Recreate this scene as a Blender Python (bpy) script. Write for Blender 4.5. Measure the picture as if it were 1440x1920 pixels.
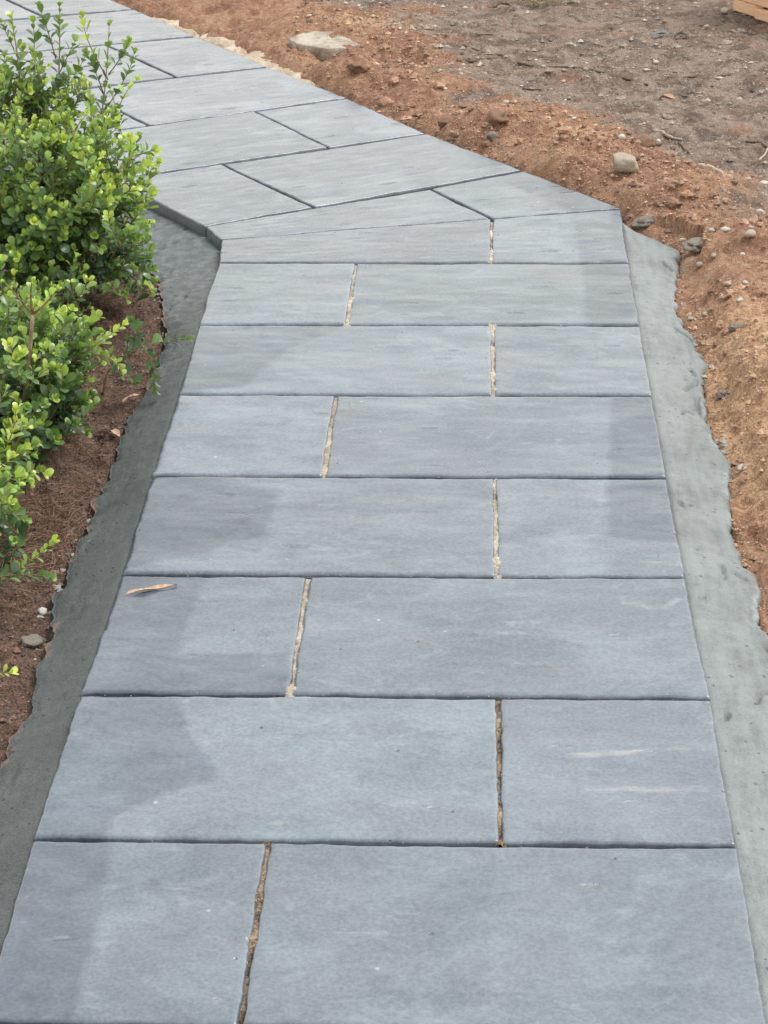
import bpy, bmesh, math, random
import numpy as np
from mathutils import Vector, Matrix, noise as mnoise
for o in list(bpy.data.objects): bpy.data.objects.remove(o, do_unlink=True)
S = bpy.context.scene
COL = S.collection
rng = np.random.default_rng(7); random.seed(7)

# ------------------------------------------------------------------ camera, sky, sun, exposure
cam_d = bpy.data.cameras.new('camera'); cam = bpy.data.objects.new('camera', cam_d); COL.objects.link(cam)
cam.location = (0.5672, -4.9662, 1.6272)
cam.rotation_euler = tuple(math.radians(a) for a in (65.8727, 0.6453, 2.1016))
cam_d.sensor_fit = 'VERTICAL'; cam_d.sensor_height = 36.0; cam_d.lens = 82.77
cam_d.clip_start = 0.05; cam_d.clip_end = 2000
S.camera = cam
SUN_EL, SUN_AZ = math.radians(62), math.radians(72)          # azimuth from +Y towards +X
w = bpy.data.worlds.new('World'); S.world = w; w.use_nodes = True
nt = w.node_tree; nt.nodes.clear()
sky = nt.nodes.new('ShaderNodeTexSky'); sky.sky_type = 'NISHITA'; sky.sun_disc = False
sky.sun_elevation = SUN_EL; sky.sun_rotation = SUN_AZ; sky.air_density = 4.0; sky.dust_density = 0.4; sky.ozone_density = 1.0
hs = nt.nodes.new('ShaderNodeHueSaturation'); hs.inputs['Saturation'].default_value = 0.22     # overcast: the blue is veiled
bg = nt.nodes.new('ShaderNodeBackground'); bg.inputs['Strength'].default_value = 0.122
wo = nt.nodes.new('ShaderNodeOutputWorld')
nt.links.new(sky.outputs[0], hs.inputs['Color']); nt.links.new(hs.outputs[0], bg.inputs['Color']); nt.links.new(bg.outputs[0], wo.inputs['Surface'])
sd = bpy.data.lights.new('sun', 'SUN'); sd.energy = 1.4; sd.angle = math.radians(25); sd.color = (1.0, 0.965, 0.92)
sun = bpy.data.objects.new('sun', sd); COL.objects.link(sun)
sdir = Vector((math.sin(SUN_AZ)*math.cos(SUN_EL), math.cos(SUN_AZ)*math.cos(SUN_EL), math.sin(SUN_EL)))
sun.rotation_euler = sdir.to_track_quat('Z', 'Y').to_euler()
S.view_settings.view_transform = 'Standard'; S.view_settings.look = 'None'
S.view_settings.exposure = 0.86; S.view_settings.gamma = 1.0
S.render.engine = 'CYCLES'

# ------------------------------------------------------------------ helpers
def smooth(a, b, x):
    t = np.clip((x-a)/(b-a), 0, 1); return t*t*(3-2*t)
_P = rng.random((256, 256))
def vnoise(x, y, seed=0):
    x = np.asarray(x, float)+seed*17.31; y = np.asarray(y, float)+seed*9.77
    xi = np.floor(x).astype(int); yi = np.floor(y).astype(int); fx = x-xi; fy = y-yi
    fx = fx*fx*(3-2*fx); fy = fy*fy*(3-2*fy)
    g = lambda i, j: _P[(i) & 255, (j) & 255]
    return (g(xi, yi)*(1-fx)+g(xi+1, yi)*fx)*(1-fy)+(g(xi, yi+1)*(1-fx)+g(xi+1, yi+1)*fx)*fy - 0.5
def fbm(x, y, f, n=4, seed=0, gain=0.5):
    s = 0; a = 1.0
    for k in range(n):
        c, sn = math.cos(k*0.7+seed), math.sin(k*0.7+seed)
        s = s+a*vnoise((x*c-y*sn)*f, (x*sn+y*c)*f, seed+k*3); f *= 2.03; a *= gain
    return s
def seg_dist(px, py, a, b):
    ax, ay = a; bx, by = b; dx, dy = bx-ax, by-ay; L = dx*dx+dy*dy+1e-12
    t = np.clip(((px-ax)*dx+(py-ay)*dy)/L, 0, 1)
    return np.hypot(px-ax-t*dx, py-ay-t*dy)
def poly_sdf(px, py, poly):
    d = np.full(np.shape(px), 1e9); ins = np.zeros(np.shape(px), bool)
    for i in range(len(poly)):
        a = poly[i]; b = poly[(i+1) % len(poly)]
        d = np.minimum(d, seg_dist(px, py, a, b))
        if a[1] != b[1]:
            c = ((a[1] > py) != (b[1] > py)) & (px < (b[0]-a[0])*(py-a[1])/(b[1]-a[1])+a[0]); ins ^= c
    return np.where(ins, -d, d)
def line_dist(px, py, pts):
    d = np.full(np.shape(px), 1e9)
    for a, b in zip(pts[:-1], pts[1:]): d = np.minimum(d, seg_dist(px, py, a, b))
    return d
def mesh(name, v, f, mat=None, smoothshade=True):
    me = bpy.data.meshes.new(name); me.from_pydata([tuple(p) for p in v] if not isinstance(v, np.ndarray) else v.tolist(), [], f if isinstance(f, list) else f.tolist())
    if smoothshade: me.polygons.foreach_set('use_smooth', [True]*len(me.polygons))
    if mat: me.materials.append(mat)
    return me
def obj(name, me, parent=None, label=None, cat=None, group=None, kind=None, loc=None):
    o = bpy.data.objects.new(name, me); COL.objects.link(o)
    if parent: o.parent = parent
    if loc is not None: o.location = loc
    if label: o['label'] = label
    if cat: o['category'] = cat
    if group: o['group'] = group
    if kind: o['kind'] = kind
    return o
def fattr(me, name, vals):
    a = me.attributes.new(name, 'FLOAT', 'POINT'); a.data.foreach_set('value', np.asarray(vals, np.float32).ravel())
def cattr(me, name, rgb):
    a = me.attributes.new(name, 'FLOAT_COLOR', 'POINT'); r = np.ones((len(rgb), 4), np.float32); r[:, :3] = rgb; a.data.foreach_set('color', r.ravel())
def gridfaces(nu, nv, off=0):
    i, j = np.meshgrid(np.arange(nu-1), np.arange(nv-1), indexing='ij'); a = (i*nv+j).ravel()+off
    return np.stack([a, a+nv, a+nv+1, a+1], 1)

# ---- node helpers
class NT:
    def __init__(s, name):
        s.m = bpy.data.materials.new(name); s.m.use_nodes = True; s.t = s.m.node_tree; s.t.nodes.clear()
        s.out = s.n('ShaderNodeOutputMaterial'); s.b = s.n('ShaderNodeBsdfPrincipled'); s.l(s.b.outputs[0], s.out.inputs['Surface'])
    def n(s, t, **k):
        nd = s.t.nodes.new(t)
        for a, b in k.items(): setattr(nd, a, b)
        return nd
    def l(s, a, b): s.t.links.new(a, b)
    def set(s, nd, i, v):
        if hasattr(v, 'is_output'): s.l(v, nd.inputs[i])
        else: nd.inputs[i].default_value = v
    def math(s, op, a, b=None, clamp=False):
        nd = s.n('ShaderNodeMath', operation=op, use_clamp=clamp); s.set(nd, 0, a)
        if b is not None: s.set(nd, 1, b)
        return nd.outputs[0]
    def mix(s, f, a, b, mode='MIX'):
        nd = s.n('ShaderNodeMix', data_type='RGBA', blend_type=mode); s.set(nd, 0, f)
        for i, v in ((6, a), (7, b)):
            s.set(nd, i, v if hasattr(v, 'is_output') else (*v, 1))
        return nd.outputs[2]
    def ramp(s, x, lo, hi, a=0.0, b=1.0, smoothstep=True):
        nd = s.n('ShaderNodeMapRange', interpolation_type='SMOOTHSTEP' if smoothstep else 'LINEAR')
        for i, v in enumerate((x, lo, hi, a, b)): s.set(nd, i, v)
        return nd.outputs[0]
    def coord(s, kind='Object', scale=(1, 1, 1), off=None):
        if kind == 'World': c = s.n('ShaderNodeNewGeometry').outputs['Position']
        else: c = s.n('ShaderNodeTexCoord').outputs[kind]
        if off is not None:
            v = s.n('ShaderNodeVectorMath', operation='ADD'); s.l(c, v.inputs[0]); s.l(off, v.inputs[1]); c = v.outputs[0]
        mp = s.n('ShaderNodeMapping'); s.l(c, mp.inputs[0]); mp.inputs['Scale'].default_value = scale
        return mp.outputs[0]
    def noise(s, vec, scale, detail=4, rough=0.55, dist=0.0):
        nd = s.n('ShaderNodeTexNoise'); s.l(vec, nd.inputs['Vector']); nd.inputs['Scale'].default_value = scale
        nd.inputs['Detail'].default_value = detail; nd.inputs['Roughness'].default_value = rough; nd.inputs['Distortion'].default_value = dist
        return nd.outputs[0]
    def voro(s, vec, scale, feature='F1', rnd=1.0):
        nd = s.n('ShaderNodeTexVoronoi', feature=feature); s.l(vec, nd.inputs['Vector']); nd.inputs['Scale'].default_value = scale; nd.inputs['Randomness'].default_value = rnd
        return nd
    def attr(s, name, out='Fac'):
        nd = s.n('ShaderNodeAttribute', attribute_name=name); return nd.outputs[out]
    def bump(s, h, strength=0.5, dist=0.01, prev=None):
        nd = s.n('ShaderNodeBump'); nd.inputs['Strength'].default_value = strength; nd.inputs['Distance'].default_value = dist
        s.l(h, nd.inputs['Height'])
        if prev: s.l(prev, nd.inputs['Normal'])
        return nd.outputs[0]
    def rand_off(s, k=37.0):
        r = s.n('ShaderNodeObjectInfo').outputs['Random']; c = s.n('ShaderNodeCombineXYZ')
        s.l(s.math('MULTIPLY', r, k), c.inputs[0]); s.l(s.math('MULTIPLY', r, k*1.7), c.inputs[1]); s.l(s.math('MULTIPLY', r, k*0.6), c.inputs[2])
        return c.outputs[0]
    def fin(s, color=None, rough=None, normal=None, spec=None):
        if color is not None: s.set(s.b, 'Base Color', color if hasattr(color, 'is_output') else (*color, 1))
        if rough is not None: s.set(s.b, 'Roughness', rough)
        if normal is not None: s.l(normal, s.b.inputs['Normal'])
        if spec is not None: s.b.inputs['Specular IOR Level'].default_value = spec
        return s.m

# ------------------------------------------------------------------ materials
def m_paver():
    k = NT('bluestone_paver'); off = k.rand_off()
    cs = k.coord('Object', (2.8, 3.6, 1), off); cf = k.coord('Object', (1, 1, 1), off); cst = k.coord('Object', (7, 8.5, 1), off)
    n1 = k.noise(cs, 1.7, 6, 0.66, 0.6); n2 = k.noise(cf, 4.6, 5, 0.62); n3 = k.noise(cst, 1.5, 7, 0.68, 0.8); n4 = k.noise(cf, 170, 3, 0.7)
    c = k.mix(k.ramp(n1, 0.36, 0.66), (0.094, 0.119, 0.154), (0.164, 0.195, 0.238))
    c = k.mix(k.ramp(n2, 0.44, 0.64, 0, 0.75), c, (0.128, 0.141, 0.180))
    c = k.mix(k.ramp(n3, 0.53, 0.72, 0, 0.6), c, (0.196, 0.229, 0.270))
    c = k.mix(k.ramp(n3, 0.45, 0.26, 0, 0.6), c, (0.066, 0.081, 0.104))
    c = k.mix(k.ramp(n4, 0.25, 0.75, 0.0, 1.0), k.mix(0.16, c, (0, 0, 0)), k.mix(0.05, c, (1, 1, 1)))
    pr = k.n('ShaderNodeObjectInfo').outputs['Random']; hv = k.n('ShaderNodeHueSaturation'); k.l(c, hv.inputs['Color'])
    k.l(k.ramp(pr, 0, 1, 0.90, 1.12, False), hv.inputs['Value']); k.l(k.ramp(k.math('FRACT', k.math('MULTIPLY', pr, 7.3)), 0, 1, 0.488, 0.510, False), hv.inputs['Hue']); c = hv.outputs[0]
    # pits and chips of the cast riven face
    ch = k.voro(k.coord('Object', (9.0, 27, 1), off), 1.0)
    gate = k.math('GREATER_THAN', k.n('ShaderNodeSeparateColor').outputs[0], 0.74)
    sep = gate.node.inputs[0].links[0].from_node; k.l(ch.outputs['Color'], sep.inputs[0])
    chip = k.math('MULTIPLY', k.ramp(k.math('ADD', ch.outputs['Distance'], k.math('MULTIPLY', n3, 0.45)), 0.46, 0.24), gate)
    sp = k.voro(cf, 26); sps = k.n('ShaderNodeSeparateColor'); k.l(sp.outputs['Color'], sps.inputs[0])
    speck = k.math('MULTIPLY', k.ramp(sp.outputs['Distance'], 0.11, 0.06), k.math('GREATER_THAN', sps.outputs[0], 0.90))
    c = k.mix(k.math('MULTIPLY', speck, 0.75), c, (0.07, 0.06, 0.055))
    sw = k.math('MULTIPLY', k.ramp(sp.outputs['Distance'], 0.12, 0.03), k.math('GREATER_THAN', sps.outputs[1], 0.95))
    c = k.mix(k.math('MULTIPLY', sw, 0.7), c, (0.42, 0.42, 0.41))
    sc2 = k.noise(k.coord('Object', (1, 1.6, 1), off), 9, 6, 0.7, 1.2)
    c = k.mix(k.ramp(sc2, 0.56, 0.74, 0, 0.55), c, (0.25, 0.285, 0.328))
    # damp patches not yet dry, and pale mortar smears
    wob = k.math('MULTIPLY', k.math('SUBTRACT', k.noise(k.coord('World'), 16, 6, 0.65), 0.5), 0.032)
    dm = k.ramp(k.math('ADD', k.attr('damp'), wob), 0.010, -0.009)
    c = k.mix(k.math('MULTIPLY', dm, k.ramp(n3, 0.3, 0.7, 0.95, 0.6)), c, k.mix(1.0, c, (0.55, 0.57, 0.63), 'MULTIPLY'))
    pl = k.ramp(k.math('ADD', k.attr('pale'), k.math('MULTIPLY', k.math('SUBTRACT', k.noise(k.coord('World', (20, 90, 1)), 1.4, 4), 0.5), 0.02)), 0.004, -0.006)
    c = k.mix(k.math('MULTIPLY', pl, k.ramp(n3, 0.38, 0.66, 0.0, 0.42)), c, (0.42, 0.40, 0.36))
    scr = k.ramp(k.noise(k.coord('Object', (4, 150, 1), off), 1.0, 2), 0.68, 0.8)
    c = k.mix(k.math('MULTIPLY', scr, k.ramp(n2, 0.5, 0.75, 0, 0.45)), c, (0.33, 0.35, 0.37))
    h = k.math('ADD', k.math('MULTIPLY', n3, 0.30), k.math('MULTIPLY', n4, 0.16)); h = k.math('SUBTRACT', h, k.math('MULTIPLY', chip, 1.3)); h = k.math('SUBTRACT', h, speck)
    nrm = k.bump(h, 0.6, 0.0032)
    r = k.math('SUBTRACT', k.ramp(n1, 0.3, 0.7, 0.26, 0.17), k.math('MULTIPLY', dm, 0.05))
    r = k.math('ADD', r, k.math('MULTIPLY', chip, 0.35))
    return k.fin(c, r, nrm, 1.0)
def m_ground():
    k = NT('disturbed_soil'); wc = k.coord('World')
    a = k.noise(wc, 5, 5, 0.6); b = k.noise(wc, 55, 5, 0.7); d = k.noise(wc, 260, 3, 0.7); e = k.noise(k.coord('World', (1, 1.0, 1)), 9, 6, 0.68, 0.8)
    red = k.mix(k.ramp(a, 0.35, 0.68), (0.32, 0.135, 0.074), (0.56, 0.295, 0.165)); red = k.mix(k.ramp(b, 0.45, 0.72, 0, 0.75), red, (0.70, 0.47, 0.32)); red = k.mix(k.ramp(b, 0.44, 0.25, 0, 0.8), red, (0.11, 0.044, 0.025))
    gry = k.mix(k.ramp(e, 0.40, 0.60), (0.165, 0.105, 0.078), (0.39, 0.285, 0.225)); gry = k.mix(k.ramp(b, 0.52, 0.72, 0, 0.8), gry, (0.55, 0.445, 0.375)); gry = k.mix(k.ramp(b, 0.42, 0.25, 0, 0.75), gry, (0.075, 0.053, 0.042))
    mul = k.mix(k.ramp(b, 0.3, 0.7), (0.050, 0.023, 0.016), (0.235, 0.115, 0.073))
    c = k.mix(k.ramp(k.math('ADD', k.attr('grey'), k.math('ADD', k.math('MULTIPLY', k.math('SUBTRACT', a, 0.5), 3.2), k.math('MULTIPLY', k.math('SUBTRACT', b, 0.5), 0.9))), 0.2, 0.95), red, gry)
    c = k.mix(k.ramp(k.math('ADD', k.attr('orange'), k.math('MULTIPLY', k.math('SUBTRACT', b, 0.5), 0.8)), 0.25, 0.7, 0, 0.9), c, k.mix(k.ramp(b, 0.35, 0.6), (0.42, 0.20, 0.10), (0.80, 0.50, 0.29)))
    c = k.mix(k.attr('mulch'), c, mul)
    c = k.mix(k.ramp(d, 0.3, 0.75), k.mix(0.35, c, (0, 0, 0)), k.mix(0.12, c, (1, 0.9, 0.8)))
    h = k.math('ADD', k.math('MULTIPLY', b, 1.0), k.math('MULTIPLY', d, 0.45))
    return k.fin(c, 0.95, k.bump(h, 1.0, 0.016), 0.2)
def m_mortar(name, dark, light, wet, pale_bend=False):
    k = NT(name); wc = k.coord('World')
    a = k.noise(wc, 6, 5, 0.6); b = k.noise(wc, 45, 5, 0.65); d = k.noise(wc, 330, 3, 0.7); t = k.noise(k.coord('World', (55, 7, 1)), 1, 4, 0.6)
    c = k.mix(k.ramp(k.math('ADD', k.math('MULTIPLY', a, 0.6), k.math('MULTIPLY', b, 0.4)), 0.36, 0.64), dark, light)
    c = k.mix(k.ramp(d, 0.3, 0.7), k.mix(0.14, c, (0, 0, 0)), k.mix(0.05, c, (1, 1, 1)))
    if pale_bend:      # the strip's colour grows paler towards the bend
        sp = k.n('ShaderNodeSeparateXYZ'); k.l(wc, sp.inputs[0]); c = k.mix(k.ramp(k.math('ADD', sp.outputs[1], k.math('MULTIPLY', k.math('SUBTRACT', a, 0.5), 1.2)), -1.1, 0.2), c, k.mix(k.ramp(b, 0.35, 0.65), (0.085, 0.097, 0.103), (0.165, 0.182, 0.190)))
    c = k.mix(k.ramp(t, 0.40, 0.66, 0, 0.45), c, tuple(x*1.12 for x in light)); c = k.mix(k.ramp(t, 0.42, 0.28, 0, 0.5), c, tuple(x*0.8 for x in dark))
    dst = k.n('ShaderNodeVectorMath', operation='ADD'); dn = k.n('ShaderNodeTexNoise'); k.l(wc, dn.inputs['Vector']); dn.inputs['Scale'].default_value = 30; dv = k.n('ShaderNodeVectorMath', operation='SCALE'); k.l(dn.outputs['Color'], dv.inputs[0]); dv.inputs['Scale'].default_value = 0.045; k.l(wc, dst.inputs[0]); k.l(dv.outputs[0], dst.inputs[1])
    ve = k.voro(dst.outputs[0], 17, 'DISTANCE_TO_EDGE'); crk = k.math('MULTIPLY', k.ramp(ve.outputs['Distance'], 0.035, 0.012), k.math('MULTIPLY', k.ramp(k.attr('soil'), 0.04, 0.3), k.ramp(k.noise(wc, 8, 2), 0.5, 0.62)))
    pv = k.voro(wc, 62); ps = k.n('ShaderNodeSeparateColor'); k.l(pv.outputs['Color'], ps.inputs[0])
    pit = k.math('MULTIPLY', k.ramp(pv.outputs['Distance'], 0.22, 0.10), k.math('GREATER_THAN', ps.outputs[0], k.ramp(a, 0.45, 0.62, 0.86, 0.5)))
    c = k.mix(k.math('MULTIPLY', pit, 0.55), c, k.mix(1.0, dark, (0.35, 0.35, 0.35), 'MULTIPLY') if False else tuple(x*0.42 for x in dark))  # pits also darkened in colour: cavity shade painted into the mortar
    rim = k.attr('rim'); c = k.mix(k.math('MULTIPLY', rim, k.ramp(b, 0.4, 0.6, 0.2, 0.9)), c, tuple(min(1, x*1.35) for x in light))
    soil = k.attr('soil'); c = k.mix(k.ramp(k.math('ADD', soil, k.math('MULTIPLY', k.math('SUBTRACT', b, 0.5), 1.6)), 0.45, 0.7, 0, 0.8), c, (0.22, 0.13, 0.085))
    h = k.math('ADD', k.math('MULTIPLY', t, 0.3), k.math('ADD', k.math('MULTIPLY', b, 0.45), k.math('MULTIPLY', d, 0.5))); h = k.math('SUBTRACT', k.math('SUBTRACT', h, pit), k.math('MULTIPLY', crk, 1.4))
    return k.fin(c, wet, k.bump(h, 0.6, 0.004), 0.4)
def m_sand(name, a, b, sc=140):
    k = NT(name); wc = k.coord('World'); n = k.noise(wc, sc, 4, 0.75); g = k.noise(wc, 14, 4, 0.6)
    c = k.mix(k.ramp(k.math('ADD', k.math('MULTIPLY', n, 0.45), k.math('MULTIPLY', g, 0.55)), 0.4, 0.62), a, b)
    return k.fin(c, 0.95, k.bump(n, 1.0, 0.004), 0.2)
def m_stone(name, a, b, sc=25, rough=0.85):
    k = NT(name); off = k.rand_off(); c0 = k.coord('Object', (1, 1, 1), off); n = k.noise(c0, sc, 5, 0.65); g = k.noise(c0, sc*7, 4, 0.7)
    c = k.mix(k.ramp(n, 0.35, 0.65), a, b); c = k.mix(k.ramp(g, 0.3, 0.7), k.mix(0.2, c, (0, 0, 0)), k.mix(0.08, c, (1, 1, 1)))
    return k.fin(c, rough, k.bump(k.math('ADD', n, k.math('MULTIPLY', g, 0.5)), 0.8, 0.004), 0.3)
def m_attr(name, rough=0.9, var=0.3, sc=220):
    k = NT(name); n = k.noise(k.coord('World'), sc, 3, 0.7); c = k.attr('tint', 'Color')
    c = k.mix(k.ramp(n, 0.3, 0.7), k.mix(var, c, (0, 0, 0)), k.mix(var*0.35, c, (1, 1, 1)))
    return k.fin(c, rough, k.bump(n, 0.6, 0.003), 0.25)
def m_leaf(name, mode):
    k = NT(name)
    if mode == 'attr': age = k.attr('age'); r = k.attr('rnd')
    else:
        oi = k.n('ShaderNodeObjectInfo'); age = k.n('ShaderNodeSeparateColor'); k.l(oi.outputs['Color'], age.inputs[0]); age = age.outputs[0]; r = oi.outputs['Random']
    rp = k.n('ShaderNodeValToRGB'); k.l(age, rp.inputs[0]); el = rp.color_ramp.elements
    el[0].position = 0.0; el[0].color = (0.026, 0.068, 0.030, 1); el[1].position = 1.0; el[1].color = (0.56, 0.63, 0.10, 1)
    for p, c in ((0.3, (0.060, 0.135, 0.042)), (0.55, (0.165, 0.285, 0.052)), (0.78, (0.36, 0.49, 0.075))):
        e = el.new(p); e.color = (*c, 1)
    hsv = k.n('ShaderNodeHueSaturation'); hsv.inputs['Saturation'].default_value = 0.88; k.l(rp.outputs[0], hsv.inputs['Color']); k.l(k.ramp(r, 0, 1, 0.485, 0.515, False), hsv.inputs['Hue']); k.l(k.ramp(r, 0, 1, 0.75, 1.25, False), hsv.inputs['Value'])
    back = k.n('ShaderNodeNewGeometry').outputs['Backfacing']
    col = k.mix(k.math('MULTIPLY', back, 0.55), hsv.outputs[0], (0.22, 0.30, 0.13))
    k.fin(col, 0.27, None, 0.6)
    tr = k.n('ShaderNodeBsdfTranslucent'); k.l(k.mix(1.0, hsv.outputs[0], (1.5, 1.6, 0.8), 'MULTIPLY'), tr.inputs[0])
    mx = k.n('ShaderNodeMixShader'); mx.inputs[0].default_value = 0.28; k.l(k.b.outputs[0], mx.inputs[1]); k.l(tr.outputs[0], mx.inputs[2]); k.l(mx.outputs[0], k.out.inputs['Surface'])
    return k.m
def m_bark(name, a, b, st=(30, 30, 4)):
    k = NT(name); n = k.noise(k.coord('Object', st), 6, 4, 0.6); return k.fin(k.mix(k.ramp(n, 0.3, 0.7), a, b), 0.75, k.bump(n, 0.6, 0.002), 0.3)
M_PAV = m_paver(); M_GND = m_ground()
M_MOR = m_mortar('pale_mortar', (0.140, 0.155, 0.155), (0.235, 0.254, 0.254), 0.6)
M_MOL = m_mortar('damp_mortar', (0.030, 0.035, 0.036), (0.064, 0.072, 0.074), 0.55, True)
M_BED = m_sand('grout_bed', (0.05, 0.052, 0.055), (0.14, 0.142, 0.145))
M_SANDJ = m_sand('cream_joint_sand', (0.34, 0.285, 0.225), (0.66, 0.59, 0.49), 200)
M_SANDB = m_sand('brown_joint_sand', (0.075, 0.05, 0.035), (0.46, 0.34, 0.245), 200)
M_SANDP = m_sand('bedding_sand', (0.40, 0.30, 0.215), (0.66, 0.54, 0.43), 180)
M_WHITE = m_stone('white_quartz', (0.80, 0.73, 0.65), (0.92, 0.87, 0.80), 60)
M_PINK = m_stone('pale_pink_stone', (0.56, 0.43, 0.34), (0.78, 0.65, 0.54), 60)
M_TAN = m_stone('sandstone', (0.38, 0.29, 0.21), (0.62, 0.52, 0.42), 22)
M_CONC = m_stone('broken_concrete', (0.27, 0.21, 0.155), (0.50, 0.43, 0.35), 18)
M_CLOD = m_stone('soil_clod', (0.20, 0.095, 0.055), (0.40, 0.22, 0.13), 40, 0.95)
M_LUMP = m_stone('mortar_lump', (0.17, 0.135, 0.105), (0.42, 0.36, 0.30), 50, 0.8)
M_CRUMB = m_attr('loose_crumb', 0.95)
M_FIBRE = m_attr('root_fibre', 0.85, 0.2)
M_LEAFO = m_leaf('leaf_single', 'obj'); M_LEAFA = m_leaf('leaf_mass', 'attr')
M_STEM = m_bark('green_brown_stem', (0.13, 0.085, 0.045), (0.30, 0.19, 0.10)); M_STEM2 = m_bark('pale_stem', (0.24, 0.17, 0.11), (0.42, 0.33, 0.24))
M_TWIG = m_bark('dead_twig', (0.07, 0.045, 0.03), (0.20, 0.14, 0.10)); M_TWIGP = m_bark('bleached_twig', (0.30, 0.23, 0.17), (0.50, 0.41, 0.33))
M_PINE = m_bark('raw_pine', (0.70, 0.42, 0.25), (0.86, 0.58, 0.38), (3, 60, 60))
M_DRY = m_bark('dry_leaf', (0.38, 0.22, 0.14), (0.58, 0.42, 0.32), (60, 8, 8))
M_DRYB = m_bark('brown_dry_leaf', (0.20, 0.105, 0.06), (0.36, 0.21, 0.13), (60, 8, 8))
M_BLK = NT('black_plastic').fin((0.018, 0.02, 0.022), 0.4); M_BLU = NT('blue_grey_plastic').fin((0.11, 0.15, 0.165), 0.5)

# ------------------------------------------------------------------ layout (metres; z = 0 is the paver face)
ROWY = [0.014, -0.393, -0.790, -1.183, -1.582, -1.982, -2.375, -2.768, -3.165]
LE = [-0.001, -0.001, 0.003, 0.001, 0.004, -0.001, -0.001, 0.004, 0.004]
RE = [0.908, 0.906, 0.905, 0.904, 0.904, 0.907, 0.906, 0.905, 0.905]
R2 = [(0.685, 0.749), (0.437, 1.106), (0.207, 1.481), (-0.042, 1.854), (-0.302, 2.255), (-0.546, 2.651), (-0.80, 3.05), (-1.05, 3.45)]
DIR = [(-0.845, -0.534), (-0.870, -0.493), (-0.868, -0.497), (-0.895, -0.446), (-0.918, -0.397), (-0.928, -0.372), (-0.93, -0.37), (-0.93, -0.37)]
L2 = [(r[0]+d[0]*0.88, r[1]+d[1]*0.88) for r, d in zip(R2, DIR)]; L2[0] = (-0.058, 0.283)
BL, BM, BR = (-0.012, 0.181), (0.606, 0.345), (0.912, 0.424)
PATH = [(0.003, -3.17), (0.905, -3.17), (0.908, 0.02), BR, *R2[0:], *L2[::-1], BL, (0, 0.01)]
STAINS = [[(-0.02, -1.986), (0.139, -1.984), (0.175, -2.104), (0.22, -2.213), (0.197, -2.234), (0.15, -2.263), (0.094, -2.318), (0.098, -2.39), (-0.02, -2.39)],
 [(-0.02, -2.37), (0.102, -2.37), (0.111, -2.53), (0.11, -2.697), (0.114, -2.80), (-0.02, -2.80)],
 [(-0.02, -1.58), (0.14, -1.58), (0.127, -1.777), (0.128, -1.856), (0.291, -1.853), (0.304, -1.99), (-0.02, -1.99)],
 [(-0.02, -1.18), (0.13, -1.18), (0.23, -1.271), (0.224, -1.425), (0.126, -1.509), (-0.02, -1.571)],
 [(0.802, 0.03), (0.797, -0.40), (0.93, -0.40), (0.93, 0.03)], [(0.826, -0.80), (0.803, -1.20), (0.93, -1.20), (0.93, -0.80)],
 [(0.801, -1.17), (0.789, -1.429), (0.93, -1.459), (0.93, -1.17)], [(0.794, 0.395), (0.8, 0.0), (0.93, 0.0), (0.93, 0.44)],
 [(0.612, 0.687), (0.80, 0.40), (0.93, 0.43), (0.70, 0.76)], [(0.285, 1.409), (0.395, 1.16), (0.45, 1.11), (0.215, 1.48)], [(0.30, -0.40), (-0.02, -0.40), (-0.02, -0.78), (0.12, -0.76), (0.19, -0.55)]]
PALES = [([(0.797, -1.676), (0.82, -1.680), (0.849, -1.700)], 0.005), ([(0.836, -1.521), (0.903, -1.530)], 0.005), ([(0.68, -1.592), (0.90, -1.590)], 0.003), ([(0.70, -2.15), (0.86, -2.13)], 0.007), ([(0.72, -2.24), (0.88, -2.235)], 0.006), ([(0.12, -2.71), (0.13, -2.712)], 0.006),
 ([(0.34, -2.50), (0.343, -2.53)], 0.006), ([(0.86, -1.70), (0.885, -1.66)], 0.006), ([(0.87, -1.75), (0.882, -1.745)], 0.006), ([(0.30, -2.335), (0.335, -2.33)], 0.003), ([(0.05, -2.60), (0.08, -2.596)], 0.005)]

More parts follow.
